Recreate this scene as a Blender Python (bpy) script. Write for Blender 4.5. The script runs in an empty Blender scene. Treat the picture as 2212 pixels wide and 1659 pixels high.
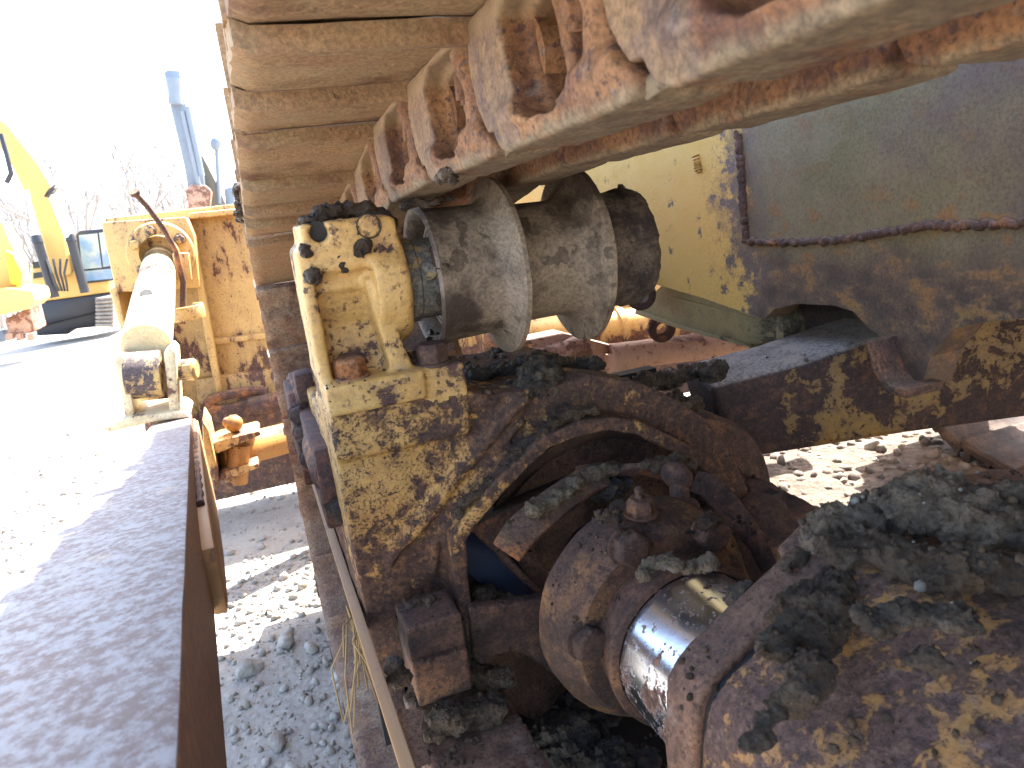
import bpy, bmesh, math, random
import numpy as np
from mathutils import Vector, Matrix, Quaternion, noise as mnoise

random.seed(7)
rng = np.random.default_rng(7)
scene = bpy.context.scene
col = scene.collection
rad = math.radians
GZ = -1.165                       # yard level; the lens is the origin

# ------------------------------------------------------------------ camera
W0, H0, FPX = 2212., 1659., 1600.
YAW, PIT, ROLL = rad(18.6), rad(14.2), rad(7.0)
CF = Vector((math.sin(YAW)*math.cos(PIT), math.cos(YAW)*math.cos(PIT), -math.sin(PIT)))
R0 = Vector((math.cos(YAW), -math.sin(YAW), 0)); U0 = R0.cross(CF)
CR = math.cos(ROLL)*R0 - math.sin(ROLL)*U0
CU = math.cos(ROLL)*U0 + math.sin(ROLL)*R0

def P(u, v, x=None, y=None, z=None):
    """measured photo point -> real place on a plane of known x, y or z"""
    d = CR*((u-W0/2)/FPX) - CU*((v-H0/2)/FPX) + CF
    if x is not None: return d*(x/d.x)
    if y is not None: return d*(y/d.y)
    return d*(z/d.z)

cam = bpy.data.cameras.new('camera'); cob = bpy.data.objects.new('camera', cam); col.objects.link(cob)
cam.sensor_width = 36; cam.lens = FPX/W0*36; cam.clip_start = .02; cam.clip_end = 3000
M = Matrix((CR, CU, -CF)).transposed().to_4x4(); cob.matrix_world = M
cam.dof.use_dof = True; cam.dof.focus_distance = 1.05; cam.dof.aperture_fstop = 16
scene.camera = cob

# ------------------------------------------------------------------ helpers
class MB:
    def __init__(s): s.v = []; s.f = []
    def add(s, v, f):
        o = len(s.v); s.v += [Vector(p) for p in v]; s.f += [tuple(i+o for i in q) for q in f]; return s
    def xf(s, m): s.v = [m @ p for p in s.v]; return s

def box(mb, c, s, rot=None):
    c = Vector(c); h = Vector(s)/2
    pts = [Vector((sx*h.x, sy*h.y, sz*h.z)) for sx in (-1,1) for sy in (-1,1) for sz in (-1,1)]
    if rot is not None: pts = [rot @ p for p in pts]
    return mb.add([c+p for p in pts], [(0,1,3,2),(4,6,7,5),(0,4,5,1),(2,3,7,6),(0,2,6,4),(1,5,7,3)])

def prism(mb, poly, ext):
    n = len(poly); ext = Vector(ext); poly = [Vector(p) for p in poly]
    nrm = Vector((0,0,0))
    for i in range(n): nrm += poly[i].cross(poly[(i+1) % n])
    if nrm.dot(ext) > 0: poly = poly[::-1]
    v = poly + [p+ext for p in poly]
    f = [tuple(range(n)), tuple(range(2*n-1, n-1, -1))]
    f += [(i, i+n, (i+1) % n+n, (i+1) % n) for i in range(n)]
    return mb.add(v, f)

def frame_of(axis):
    a = Vector(axis).normalized()
    t = Vector((0,0,1)) if abs(a.z) < .9 else Vector((1,0,0))
    u = a.cross(t).normalized(); w = a.cross(u)
    return a, u, w

def lathe(mb, o, axis, prof, seg=48, phase=0., caps=True):
    o = Vector(o); a, u, w = frame_of(axis); vs = []; fs = []; n = len(prof)
    for t, r in prof:
        for k in range(seg):
            q = phase + 2*math.pi*k/seg
            vs.append(o + a*t + (u*math.cos(q) + w*math.sin(q))*r)
    for i in range(n-1):
        for k in range(seg):
            k2 = (k+1) % seg
            fs.append((i*seg+k, i*seg+k2, (i+1)*seg+k2, (i+1)*seg+k))
    if caps:
        fs.append(tuple(range(seg-1, -1, -1))); fs.append(tuple(range((n-1)*seg, n*seg)))
    return mb.add(vs, fs)

def tube(mb, pts, r, seg=12):
    pts = [Vector(p) for p in pts]; n = len(pts); vs = []; fs = []
    rr = r if isinstance(r, (list, tuple)) else [r]*n
    pu = None
    for i, p in enumerate(pts):
        d = (pts[min(i+1, n-1)] - pts[max(i-1, 0)]).normalized()
        if pu is None: _, u, w = frame_of(d)
        else:
            u = (pu - d*pu.dot(d)).normalized(); w = d.cross(u)
        pu = u
        for k in range(seg):
            q = 2*math.pi*k/seg; vs.append(p + (u*math.cos(q)+w*math.sin(q))*rr[i])
    for i in range(n-1):
        for k in range(seg):
            k2 = (k+1) % seg; fs.append((i*seg+k, i*seg+k2, (i+1)*seg+k2, (i+1)*seg+k))
    fs.append(tuple(range(seg-1, -1, -1))); fs.append(tuple(range((n-1)*seg, n*seg)))
    return mb.add(vs, fs)

def ribbon(mb, pts, wid, th, side):
    """flat bar of width wid (along side) and thickness th bent along pts"""
    pts = [Vector(p) for p in pts]; n = len(pts); vs = []; fs = []; side = Vector(side).normalized()
    for i, p in enumerate(pts):
        d = (pts[min(i+1, n-1)] - pts[max(i-1, 0)]).normalized()
        s = (side - d*side.dot(d)).normalized(); nn = d.cross(s)
        ww = wid[i] if isinstance(wid, (list, tuple)) else wid
        for a, b in ((-1,-1),(1,-1),(1,1),(-1,1)): vs.append(p + s*(a*ww/2) + nn*(b*th/2))
    for i in range(n-1):
        for k in range(4):
            k2 = (k+1) % 4; fs.append((i*4+k, i*4+k2, (i+1)*4+k2, (i+1)*4+k))
    fs.append((3,2,1,0)); fs.append(tuple(range((n-1)*4, n*4)))
    return mb.add(vs, fs)

def hexhead(mb, o, axis, r, h, washer=True, phase=.2):
    if washer: lathe(mb, o, axis, [(0, r*1.16), (h*.12, r*1.16), (h*.14, r*1.1)], 24)
    return lathe(mb, o, axis, [(h*.12, r), (h*.82, r), (h, r*.8)], 6, phase)

_ICO = {}
def ico(sub):
    if sub not in _ICO:
        b = bmesh.new(); bmesh.ops.create_icosphere(b, subdivisions=sub, radius=1)
        _ICO[sub] = (np.array([v.co[:] for v in b.verts]), [tuple(v.index for v in f.verts) for f in b.faces]); b.free()
    return _ICO[sub]

def ball(mb, c, r, sub=2, sq=(1,1,1)):
    v, f = ico(sub); c = Vector(c)
    q = Quaternion((random.random()-.5, random.random()-.5, random.random()-.5, random.random()-.5)).normalized()
    return mb.add([c + q @ Vector((p[0]*r*sq[0], p[1]*r*sq[1], p[2]*r*sq[2])) for p in v], f)

def mesh_of(name, mb):
    me = bpy.data.meshes.new(name); me.from_pydata([tuple(p) for p in mb.v], [], mb.f); me.update()
    b = bmesh.new(); b.from_mesh(me); bmesh.ops.recalc_face_normals(b, faces=b.faces); b.to_mesh(me); b.free()
    return me

def finish(me, ang):
    me.shade_smooth()
    if ang < 180: me.set_sharp_from_angle(angle=rad(ang))

def bake(ob):
    dg = bpy.context.evaluated_depsgraph_get(); dg.update()
    me = bpy.data.meshes.new_from_object(ob.evaluated_get(dg)); me.name = ob.name
    old = ob.data; ob.modifiers.clear(); ob.data = me; bpy.data.meshes.remove(old)
    return ob

_TEX = {}
def ctex(size, depth=3, hard=False):
    k = (size, depth, hard)
    if k not in _TEX:
        t = bpy.data.textures.new('clouds', 'CLOUDS'); t.noise_scale = size; t.noise_depth = depth; t.noise_type = 'HARD_NOISE' if hard else 'SOFT_NOISE'; _TEX[k] = t
    return _TEX[k]

def setparent(o, parent):
    if parent is not None:
        o.parent = parent
        m = Matrix.Identity(4); p = parent; 
        ch = []
        while p is not None: ch.append(p); p = p.parent
        for p in reversed(ch): m = m @ p.matrix_parent_inverse @ p.matrix_basis
        o.matrix_parent_inverse = m.inverted()

def tag(o, label=None, cat=None, group=None, kind=None):
    for k, v in (('label', label), ('category', cat), ('group', group), ('kind', kind)):
        if v: o[k] = v
    return o

def obj(name, mb, m, parent=None, ang=35, rang=180, bevel=0, seg=2, remesh=0, smooth=0, disp=None, disp2=None, cut=None, label=None):
    me = mesh_of(name, mb); ob = bpy.data.objects.new(name, me); col.objects.link(ob)
    need = False
    cutters = []
    if cut is not None:
        if remesh:
            r = ob.modifiers.new('r', 'REMESH'); r.mode = 'VOXEL'; r.voxel_size = remesh
        for c in (cut if isinstance(cut, list) else [cut]):
            k = bpy.data.objects.new('cutter', mesh_of('cutter', c)); col.objects.link(k); cutters.append(k)
            b = ob.modifiers.new('b', 'BOOLEAN'); b.operation = 'DIFFERENCE'; b.object = k; b.solver = 'MANIFOLD'
        need = True
    if remesh:
        r = ob.modifiers.new('r2', 'REMESH'); r.mode = 'VOXEL'; r.voxel_size = remesh; need = True
    if smooth:
        s = ob.modifiers.new('s', 'SMOOTH'); s.factor = .5; s.iterations = smooth; need = True
    for dd in (disp, disp2):
        if dd:
            d = ob.modifiers.new('d', 'DISPLACE'); d.texture = ctex(dd[0], dd[2] if len(dd) > 2 else 3, len(dd) > 3)
            d.texture_coords = 'LOCAL'; d.strength = dd[1]; d.mid_level = .5; need = True
    if bevel:
        b = ob.modifiers.new('bv', 'BEVEL'); b.width = bevel; b.segments = seg; b.limit_method = 'ANGLE'; b.angle_limit = rad(40); need = True
    if need: bake(ob)
    for k in cutters:
        cm = k.data; bpy.data.objects.remove(k); bpy.data.meshes.remove(cm)
    finish(ob.data, rang if remesh else ang)
    ob.data.materials.clear(); ob.data.materials.append(m)
    setparent(ob, parent)
    if label: ob['label'] = label
    return ob

def empty(name, loc):
    e = bpy.data.objects.new(name, None); e.location = loc; e.empty_display_size = .05; col.objects.link(e); return e

# ------------------------------------------------------------------ materials
class NT:
    def __init__(s, name):
        s.m = bpy.data.materials.new(name); s.m.use_nodes = True; s.t = s.m.node_tree; s.t.nodes.clear()
        s.out = s.n('ShaderNodeOutputMaterial'); s.b = s.n('ShaderNodeBsdfPrincipled'); s.l(s.b.outputs[0], s.out.inputs[0])
        tc = s.n('ShaderNodeTexCoord'); oi = s.n('ShaderNodeObjectInfo')
        mul = s.n('ShaderNodeVectorMath', operation='SCALE'); mul.inputs[0].default_value = (7.3, 3.1, 5.7); s.l(oi.outputs['Random'], mul.inputs['Scale'])
        ad = s.n('ShaderNodeVectorMath', operation='ADD'); s.l(tc.outputs['Object'], ad.inputs[0]); s.l(mul.outputs[0], ad.inputs[1])
        s.co = ad.outputs[0]; s.raw = tc.outputs['Object']
    def n(s, t, **k):
        q = s.t.nodes.new(t)
        for a, b in k.items(): setattr(q, a, b)
        return q
    def l(s, a, b): s.t.links.new(a, b)
    def noise(s, scale, detail=6, rough=.6, dist=0., co=None, stretch=None):
        q = s.n('ShaderNodeTexNoise'); q.inputs['Scale'].default_value = scale; q.inputs['Detail'].default_value = detail
        q.inputs['Roughness'].default_value = rough; q.inputs['Distortion'].default_value = dist
        c = co or s.co
        if stretch:
            mp = s.n('ShaderNodeMapping'); mp.inputs['Scale'].default_value = stretch; s.l(c, mp.inputs[0]); c = mp.outputs[0]
        s.l(c, q.inputs['Vector']); return q.outputs['Fac']
    def vor(s, scale, feat='F1', co=None, rnd=1.):
        q = s.n('ShaderNodeTexVoronoi', feature=feat); q.inputs['Scale'].default_value = scale; q.inputs['Randomness'].default_value = rnd
        s.l(co or s.co, q.inputs['Vector']); return q.outputs['Distance']
    def ramp(s, f, lo, hi, a=0., b=1.):
        q = s.n('ShaderNodeMapRange'); q.interpolation_type = 'SMOOTHSTEP'
        s.l(f, q.inputs[0]); q.inputs[1].default_value = lo; q.inputs[2].default_value = hi; q.inputs[3].default_value = a; q.inputs[4].default_value = b
        return q.outputs[0]
    def math(s, op, a, b=None, c=None):
        q = s.n('ShaderNodeMath', operation=op)
        for i, x in enumerate((a, b, c)):
            if x is None: continue
            if isinstance(x, (int, float)): q.inputs[i].default_value = x
            else: s.l(x, q.inputs[i])
        return q.outputs[0]
    def mix(s, f, a, b):
        q = s.n('ShaderNodeMix', data_type='RGBA')
        for i, x in ((0, f), (6, a), (7, b)):
            if isinstance(x, (int, float)): q.inputs[i].default_value = x
            elif isinstance(x, (tuple, list)): q.inputs[i].default_value = (*x, 1)
            else: s.l(x, q.inputs[i])
        return q.outputs[2]
    def up(s, lo, hi):
        g = s.n('ShaderNodeNewGeometry'); sp = s.n('ShaderNodeSeparateXYZ'); s.l(g.outputs['Normal'], sp.inputs[0])
        return s.ramp(sp.outputs[2], lo, hi)
    def grain(s, c, specks=.4, dark=.55):
        g = s.noise(190, 6, .78)
        c = s.mix(s.ramp(g, .36, .50, dark, 0), c, (.018, .010, .009))
        c2 = s.n('ShaderNodeMix', data_type='RGBA', blend_type='MULTIPLY'); c2.inputs[0].default_value = 1
        s.l(c, c2.inputs[6]); k = s.ramp(g, .40, .68, .82, 1.35); cc = s.n('ShaderNodeCombineColor')
        for i in range(3): s.l(k, cc.inputs[i])
        s.l(cc.outputs[0], c2.inputs[7])
        c = s.mix(s.ramp(s.noise(420, 2, .5), .70, .74, 0, specks), c2.outputs[2], (.34, .29, .25))
        return c, g
    def axis(s, i):
        sp = s.n('ShaderNodeSeparateXYZ'); s.l(s.raw, sp.inputs[0]); return sp.outputs[i]
    def set(s, color=None, rough=None, metal=None, height=None, dist=.001, strength=1.):
        for k, x in (('Base Color', color), ('Roughness', rough), ('Metallic', metal)):
            if x is None: continue
            if isinstance(x, (int, float)): s.b.inputs[k].default_value = x
            elif isinstance(x, (tuple, list)): s.b.inputs[k].default_value = (*x, 1)
            else: s.l(x, s.b.inputs[k])
        if height is not None:
            q = s.n('ShaderNodeBump'); q.inputs['Distance'].default_value = dist; q.inputs['Strength'].default_value = strength
            s.l(height, q.inputs['Height']); s.l(q.outputs[0], s.b.inputs['Normal'])
        return s.m

YEL = (.52, .30, .062); YEL2 = (.40, .20, .035); PALE = (.60, .40, .14)
RUST_D = (.052, .027, .023); RUST_M = (.120, .056, .036); RUST_O = (.34, .125, .035)
TAN = (.36, .25, .15); MUDC = (.030, .0165, .0085)

def painted(name, paint=YEL, paint2=YEL2, cover=.5, scale=14, rust=(RUST_D, RUST_M), spots=.5, dust=.25, dustc=TAN, rough=.5, stretch=None, big=.35, bigscale=3., upd=0., bump=.0012, grad=(), soft=.010):
    s = NT(name)
    a = s.noise(scale, 9, .68, .3, stretch=stretch); b = s.noise(bigscale, 3, .5)
    f = s.math('ADD', s.math('MULTIPLY', a, 1-big), s.math('MULTIPLY', b, big))
    for ax, lo, hi, amt in grad: f = s.math('ADD', f, s.ramp(s.axis(ax), lo, hi, 0, amt))
    th = 1-cover
    pm = s.ramp(f, .36+.28*th-soft, .36+.28*th+soft)        # 1 where the paint holds
    sp = s.noise(scale*6, 4, .6); spm = s.ramp(sp, .60-.10*spots+.06, .60-.10*spots+.085)
    spm2 = s.math('MULTIPLY', spm, s.ramp(f, .36+.28*th+.16, .36+.28*th))
    pm = s.math('MULTIPLY', pm, s.math('SUBTRACT', 1., spm2))
    rf = s.noise(scale*3.2, 8, .7)
    rc = s.mix(s.ramp(rf, .35, .68), rust[0], rust[1])
    if len(rust) > 2: rc = s.mix(s.ramp(s.noise(scale*1.3, 6, .65), .5, .66), rc, rust[2])
    pc = s.mix(s.ramp(s.noise(scale*.8, 6, .6), .3, .72), paint, paint2)
    pc = s.mix(s.ramp(f, .36+.28*th, .36+.28*th+.085, .6, 0), pc, tuple(min(1, .35*a+.75*b) for a, b in zip(paint2, rust[-1])))
    pc = s.mix(s.ramp(s.noise(scale*9, 3, .5), .55, .8, 0, .35), pc, rust[0])
    c = s.mix(pm, rc, pc)
    dn = s.noise(scale*1.6, 8, .72)
    df = s.ramp(dn, .62-.5*dust, .80-.3*dust, 0, min(1, .3+dust))
    if upd: df = s.math('MAXIMUM', df, s.math('MULTIPLY', s.up(.45, .9), s.ramp(dn, .25, .6, upd*.5, upd)))
    c = s.mix(df, c, dustc)
    cg, gr = s.grain(c); c = s.mix(s.math('SUBTRACT', 1., s.math('MULTIPLY', pm, .72)), c, cg)
    ro = s.math('ADD', s.math('MULTIPLY', pm, rough-.82), .82)
    ro = s.math('ADD', ro, s.math('MULTIPLY', df, .2))
    h = s.math('ADD', s.math('MULTIPLY', pm, .45), s.math('MULTIPLY', rf, .9))
    h = s.math('ADD', s.math('ADD', h, s.math('MULTIPLY', df, .3)), s.math('MULTIPLY', gr, s.math('SUBTRACT', .5, s.math('MULTIPLY', pm, .3))))
    return s.set(c, ro, 0., h, bump)

def rusty(name, c1=RUST_D, c2=RUST_M, c3=RUST_O, scale=18, o=.45, dust=.2, dustc=TAN, upd=0., pits=.5, bump=.0016, metal=0., rough=.8, yel=0., pscale=5, specks=.5, dark=.55, vary=0):
    s = NT(name)
    f = s.noise(scale, 9, .68, .2); g = s.noise(scale*.3, 5, .6)
    c = s.mix(s.ramp(f, .34, .66), c1, c2)
    c = s.mix(s.ramp(s.math('ADD', s.math('MULTIPLY', f, .5), s.math('MULTIPLY', g, .5)), .60-.3*o, .74-.3*o), c, c3)
    pt = s.noise(scale*pscale, 3, .5); pm = s.ramp(pt, .66-.12*pits, .70-.12*pits)
    c = s.mix(s.math('MULTIPLY', pm, .75), c, c1)
    if yel:
        y = s.ramp(s.noise(scale*.7, 9, .7, .3), .70-.25*yel, .72-.25*yel); c = s.mix(y, c, YEL)
    dn = s.noise(scale*1.1, 8, .7)
    df = s.ramp(dn, .62-.5*dust, .82-.3*dust, 0, min(1, .35+dust))
    if upd: df = s.math('MAXIMUM', df, s.math('MULTIPLY', s.up(.4, .85), s.ramp(dn, .25, .6, upd*.4, upd)))
    c = s.mix(df, c, dustc)
    if vary:
        oi = s.n('ShaderNodeObjectInfo'); c = s.mix(s.ramp(oi.outputs['Random'], 0, 1, 0, vary), c, c1)
    c, gr = s.grain(c, specks, dark)
    h = s.math('SUBTRACT', s.math('ADD', f, s.math('MULTIPLY', gr, .55)), s.math('MULTIPLY', pm, .22))
    return s.set(c, rough, metal, h, bump)

def mudmat(name, c=MUDC, c2=(.080, .048, .025), wet=.2, scale=95, bump=.006, coat=.6):
    s = NT(name); f = s.noise(scale, 9, .75); g = s.noise(scale*.3, 6, .65); k = s.noise(scale*3.5, 4, .7)
    cc = s.mix(s.ramp(g, .40, .62), c, c2); cc = s.mix(s.ramp(k, .36, .48, .6, 0), cc, (.007, .005, .004))
    cc = s.mix(s.ramp(s.noise(scale*4, 2), .68, .73, 0, .45), cc, (.19, .15, .105))
    ro = s.ramp(s.noise(scale*.5, 6, .65), .42, .58, wet, .9); s.b.inputs['Specular IOR Level'].default_value = .45
    m = s.set(cc, ro, 0., s.math('ADD', f, s.math('MULTIPLY', k, .4)), bump)
    if coat:
        s.l(s.ramp(s.noise(scale*.4, 5, .6), .50, .60, 0, coat), s.b.inputs['Coat Weight']); s.b.inputs['Coat Roughness'].default_value = .18
        bn = [n for n in s.t.nodes if n.bl_idname == 'ShaderNodeBump'][0]; s.l(bn.outputs[0], s.b.inputs['Coat Normal'])
    return m

m_yellow = painted('worn yellow paint', cover=.66, scale=19, spots=.8, dust=.18, paint=(.62, .375, .130), paint2=(.51, .285, .08), rough=.45, big=.35, bigscale=5, soft=.016)
m_yellow_chip = painted('chipped yellow paint', cover=.76, scale=44, spots=1.2, dust=.12, big=.36, bigscale=7, paint=(.57, .32, .095), paint2=(.44, .225, .055), soft=.030, rust=((.045, .024, .019), (.105, .052, .032), (.18, .085, .038)), grad=((0, .13, .34, -.155), (2, -.34, -.52, -.15)), bump=.002)
m_yellow_rusty = painted('rusted yellow paint', cover=.30, scale=12, spots=.8, dust=.05, big=.4, paint=(.42, .21, .035), rust=(RUST_D, (.10, .040, .024), (.22, .08, .03)))
m_yellow_far = painted('sun faded yellow paint', cover=.70, scale=16, spots=.5, dust=.05, paint=(.62, .41, .15), paint2=(.56, .36, .12), rust=((.10, .055, .045), (.20, .10, .06), (.30, .15, .075)), big=.5, bigscale=3.2, stretch=(1.5, 1, .6), grad=((2, -.50, -.85, -.16),))
m_yellow_lit = painted('sunlit yellow paint', cover=.82, scale=16, spots=.4, dust=.05, paint=(.72, .60, .38), paint2=(.64, .50, .27), rust=((.10, .055, .045), (.20, .10, .06)), big=.3, bigscale=3)  # sun glare put into the colour: same yellow paint made paler
m_yellow_clean = painted('clean yellow paint', cover=1.5, scale=2, spots=-3, dust=0., paint=(.64, .39, .11), paint2=(.62, .38, .11), big=.1)
m_rust = rusty('dark flaky rust', o=.32, dust=.10, dustc=(.20, .15, .11), c1=(.042, .023, .017), c2=(.110, .054, .034), c3=(.20, .092, .042))
m_flange = rusty('rust with ochre stains', o=.42, dust=.06, c1=(.042, .023, .017), c2=(.115, .058, .034), c3=(.23, .115, .036), scale=15, pits=.6)
m_rust_brown = rusty('brown rust', o=.35, dust=.10, upd=.25)  # browner, more orange rust with dust on upward faces
def linkmat():
    s = NT('orange rust on castings'); f = s.noise(30, 9, .7, .2); g = s.noise(8, 5, .6)
    c = s.mix(s.ramp(f, .34, .66), (.105, .046, .030), (.225, .102, .043)); c = s.mix(s.ramp(g, .42, .68), c, (.30, .150, .064))
    c = s.mix(s.math('MULTIPLY', s.ramp(s.noise(150, 4, .55), .57, .62), .8), c, (.070, .036, .034))
    c = s.mix(s.ramp(s.noise(55, 6, .65), .58, .70, 0, .6), c, (.17, .145, .135))
    worn = s.math('MULTIPLY', s.ramp(s.math('ADD', s.axis(1), s.math('MULTIPLY', g, .03)), -.052, -.040), s.ramp(s.axis(0), .2035, .2015))
    c = s.mix(s.math('MULTIPLY', worn, s.ramp(f, .35, .6, .35, .85)), c, s.mix(s.ramp(f, .4, .6), (.165, .130, .108), (.235, .150, .082)))
    clay = s.math('MULTIPLY', s.ramp(s.math('ADD', s.axis(2), s.math('MULTIPLY', s.noise(14, 7, .65), .028)), -.083, -.092), s.ramp(s.noise(22, 7, .65), .33, .5))
    c = s.mix(clay, c, s.mix(s.ramp(f, .35, .65), (.155, .108, .065), (.245, .175, .10)))
    c, gr = s.grain(c, .2, .3)
    top = s.math('MULTIPLY', s.ramp(s.math('ADD', s.axis(2), s.math('MULTIPLY', g, .03)), -.010, .006), .75)
    c = s.mix(top, c, (.25, .175, .095))
    return s.set(c, .8, 0., s.math('ADD', s.math('ADD', f, s.math('MULTIPLY', s.noise(240, 3), .2)), s.math('MULTIPLY', clay, .25)), .0024)
m_link = linkmat()
m_shoe = rusty('clay dusted track plate', c1=(.14, .065, .035), c2=(.25, .125, .06), c3=(.33, .19, .095), scale=13, o=.7, dust=.55, dustc=(.325, .225, .115), pits=.1, bump=.0024, specks=.25, dark=.14, vary=.22)
m_shoe_low = rusty('brown ground track plate', c1=(.10, .050, .035), c2=(.20, .10, .06), c3=(.28, .15, .08), scale=13, o=.5, dust=.5, dustc=(.33, .25, .17), pits=.3, vary=.6)
m_shoe_far = rusty('shaded far track', c1=(.04, .024, .018), c2=(.085, .050, .034), c3=(.12, .07, .045), scale=13, o=.4, dust=.15, dustc=(.15, .11, .08))  # shade on the far side is put into this darker plate colour
m_roller = rusty('clay smeared steel', c1=(.050, .031, .021), c2=(.150, .107, .073), c3=(.245, .180, .122), scale=15, o=.62, dust=.22, dustc=(.25, .185, .125), pits=.55, bump=.0018, rough=.6, pscale=2.2, dark=.3)
m_hub = rusty('muddy dark steel', c1=(.026, .017, .014), c2=(.065, .044, .034), c3=(.14, .104, .075), scale=24, o=.5, dust=.12, dustc=(.17, .13, .095), pits=.4)
m_mud = mudmat('wet dark mud')
m_mud_dry = mudmat('half dry mud', (.040, .024, .013), (.110, .070, .040), .3, 80)
m_clay = mudmat('smeared tan clay', (.22, .165, .105), (.31, .24, .155), .8, 40, .0014, 0)
m_tanmud = mudmat('tan wet clay', (.10, .072, .042), (.17, .125, .075), .2, 60)
m_black = NT('black wrap'); m_black = m_black.set(m_black.mix(m_black.ramp(m_black.noise(30, 9, .75), .60, .74), (.030, .037, .058), (.24, .24, .25)), .25, 0., m_black.noise(40, 5), .0006)
m_dark = NT('recess shade black'); m_dark = m_dark.set(m_dark.mix(m_dark.noise(20), (.008, .007, .007), (.03, .022, .018)), .6, 0, m_dark.noise(40), .002)  # near-black colour stands in for shade inside holes, gaps and the pit

def chrome():
    s = NT('pitted chrome'); f = s.noise(22, 9, .72, .2); y = s.axis(1)
    t = s.math('ADD', f, s.ramp(s.axis(0), .286, .312, .085, 0.))
    pm = s.ramp(t, .60, .615); spk = s.ramp(s.noise(130, 4, .6), .60, .63); pm = s.math('MAXIMUM', pm, s.math('MULTIPLY', spk, s.ramp(f, .38, .52)))
    c = s.mix(pm, (.70, .75, .84), s.mix(s.ramp(s.noise(130, 7, .75), .38, .62), (.045, .025, .02), (.24, .125, .085)))
    return s.set(c, s.math('ADD', s.math('ADD', s.math('MULTIPLY', pm, .55), .15), s.math('MULTIPLY', f, .12)), s.math('SUBTRACT', 1., pm), s.math('ADD', s.math('MULTIPLY', pm, -.4), s.math('MULTIPLY', f, .25)), .0012)
m_chrome = chrome()

def armtop():
    s = NT('weathered grey arm'); f = s.noise(110, 9, .72, stretch=(1, .75, 1)); g = s.noise(26, 6, .65)
    k = s.math('ADD', s.math('MULTIPLY', f, .65), s.math('MULTIPLY', g, .35))
    c = s.mix(s.ramp(k, .42, .58), (.255, .24, .232), (.145, .098, .082)); c = s.mix(s.ramp(s.noise(9, 6), .62, .75, 0, .35), c, (.50, .36, .18))
    side = s.up(.2, .6); c = s.mix(side, s.mix(s.ramp(f, .4, .62), (.13, .065, .04), (.26, .13, .065)), c)
    return s.set(c, s.math('ADD', s.math('MULTIPLY', f, .4), .42), 0., f, .0012)
m_arm = armtop()

def hull():
    s = NT('stained hull plate'); y = s.axis(1); z = s.axis(2)
    wob = s.math('MULTIPLY', s.math('SUBTRACT', s.noise(5, 7, .65), .5), .22)
    yy = s.math('ADD', y, s.math('MULTIPLY', s.math('SUBTRACT', s.noise(6, 8, .7), .5), .45)); zz = s.math('ADD', z, s.math('MULTIPLY', wob, .6))
    f = s.noise(24, 9, .7, stretch=(1, .7, 1)); g = s.noise(6, 5, .6)
    grey = s.mix(s.ramp(g, .35, .7), (.170, .122, .066), (.128, .100, .040)); grey = s.mix(s.ramp(s.noise(3.3, 4), .5, .7), grey, (.105, .068, .052))
    grey = s.mix(s.ramp(f, .56, .74, 0, .8), grey, (.20, .095, .045))
    yel = s.mix(s.ramp(s.noise(20, 9, .7), .60, .63), (.58, .315, .075), (.12, .085, .06))
    yel = s.mix(s.ramp(z, -.02, .08), yel, (.56, .325, .078))
    r1 = s.mix(s.ramp(f, .38, .62), (.062, .036, .025), (.155, .084, .046))
    yp = s.ramp(s.math('ADD', s.math('MULTIPLY', f, .6), s.math('MULTIPLY', g, .4)), .515, .60); yp = s.math('MULTIPLY', yp, s.math('MAXIMUM', s.ramp(z, -.20, -.235), s.ramp(yy, .90, 1.12, .25, 1.25)))
    low = s.mix(s.math('MULTIPLY', yp, s.ramp(s.noise(60, 6, .7), .3, .55, .5, 1)), r1, (.29, .165, .042))
    c = s.mix(s.ramp(zz, -.185, -.12), low, grey)
    c = s.mix(s.math('MULTIPLY', s.ramp(zz, -.10, -.03, .85, 0), s.ramp(s.math('ADD', f, s.math('MULTIPLY', g, .25)), .655, .72)), c, (.22, .10, .032))
    band = s.mix(s.ramp(f, .4, .6), (.12, .075, .065), (.17, .10, .055)); c = s.mix(s.ramp(yy, 1.08, 1.20), c, band); c = s.mix(s.math('MULTIPLY', s.ramp(yy, 1.14, 1.24), s.ramp(s.math('ADD', f, s.ramp(yy, 1.16, 1.30, 0, .3)), .5, .60)), c, yel); cg, gr = s.grain(c, .3); c = s.mix(s.math('MULTIPLY', s.ramp(yy, 1.3, 1.2, .1, .55), 1.), c, cg)
    return s.set(c, s.ramp(f, .3, .7, .5, .8), 0., s.math('ADD', f, s.math('MULTIPLY', yp, .3)), .0014)
m_hull = hull()
m_beam = painted('peeling amber beam', cover=.48, scale=22, spots=.7, dust=.04, paint=(.27, .135, .016), paint2=(.20, .12, .034), rust=((.032, .017, .014), (.062, .029, .020), (.095, .042, .024)), big=.45, bigscale=4, upd=.9, dustc=(.30, .25, .21), bump=.0025, grad=((0, .70, .92, .12), (0, 1.1, 1.35, -.12), (0, .5, .6, -.09)))
m_house = painted('rust and amber housing', cover=.42, scale=46, spots=.5, dust=.20, dustc=(.25, .20, .18), paint=(.46, .22, .055), paint2=(.38, .19, .06), soft=.02, rust=((.082, .045, .036), (.165, .088, .060)), big=.30, bigscale=9, bump=.0022)
m_plate = rusty('purple brown rust plate', c1=(.085, .045, .031), c2=(.17, .090, .055), c3=(.25, .13, .07), scale=20, o=.3, dust=.2, dustc=(.30, .24, .2), pits=.3)

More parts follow.
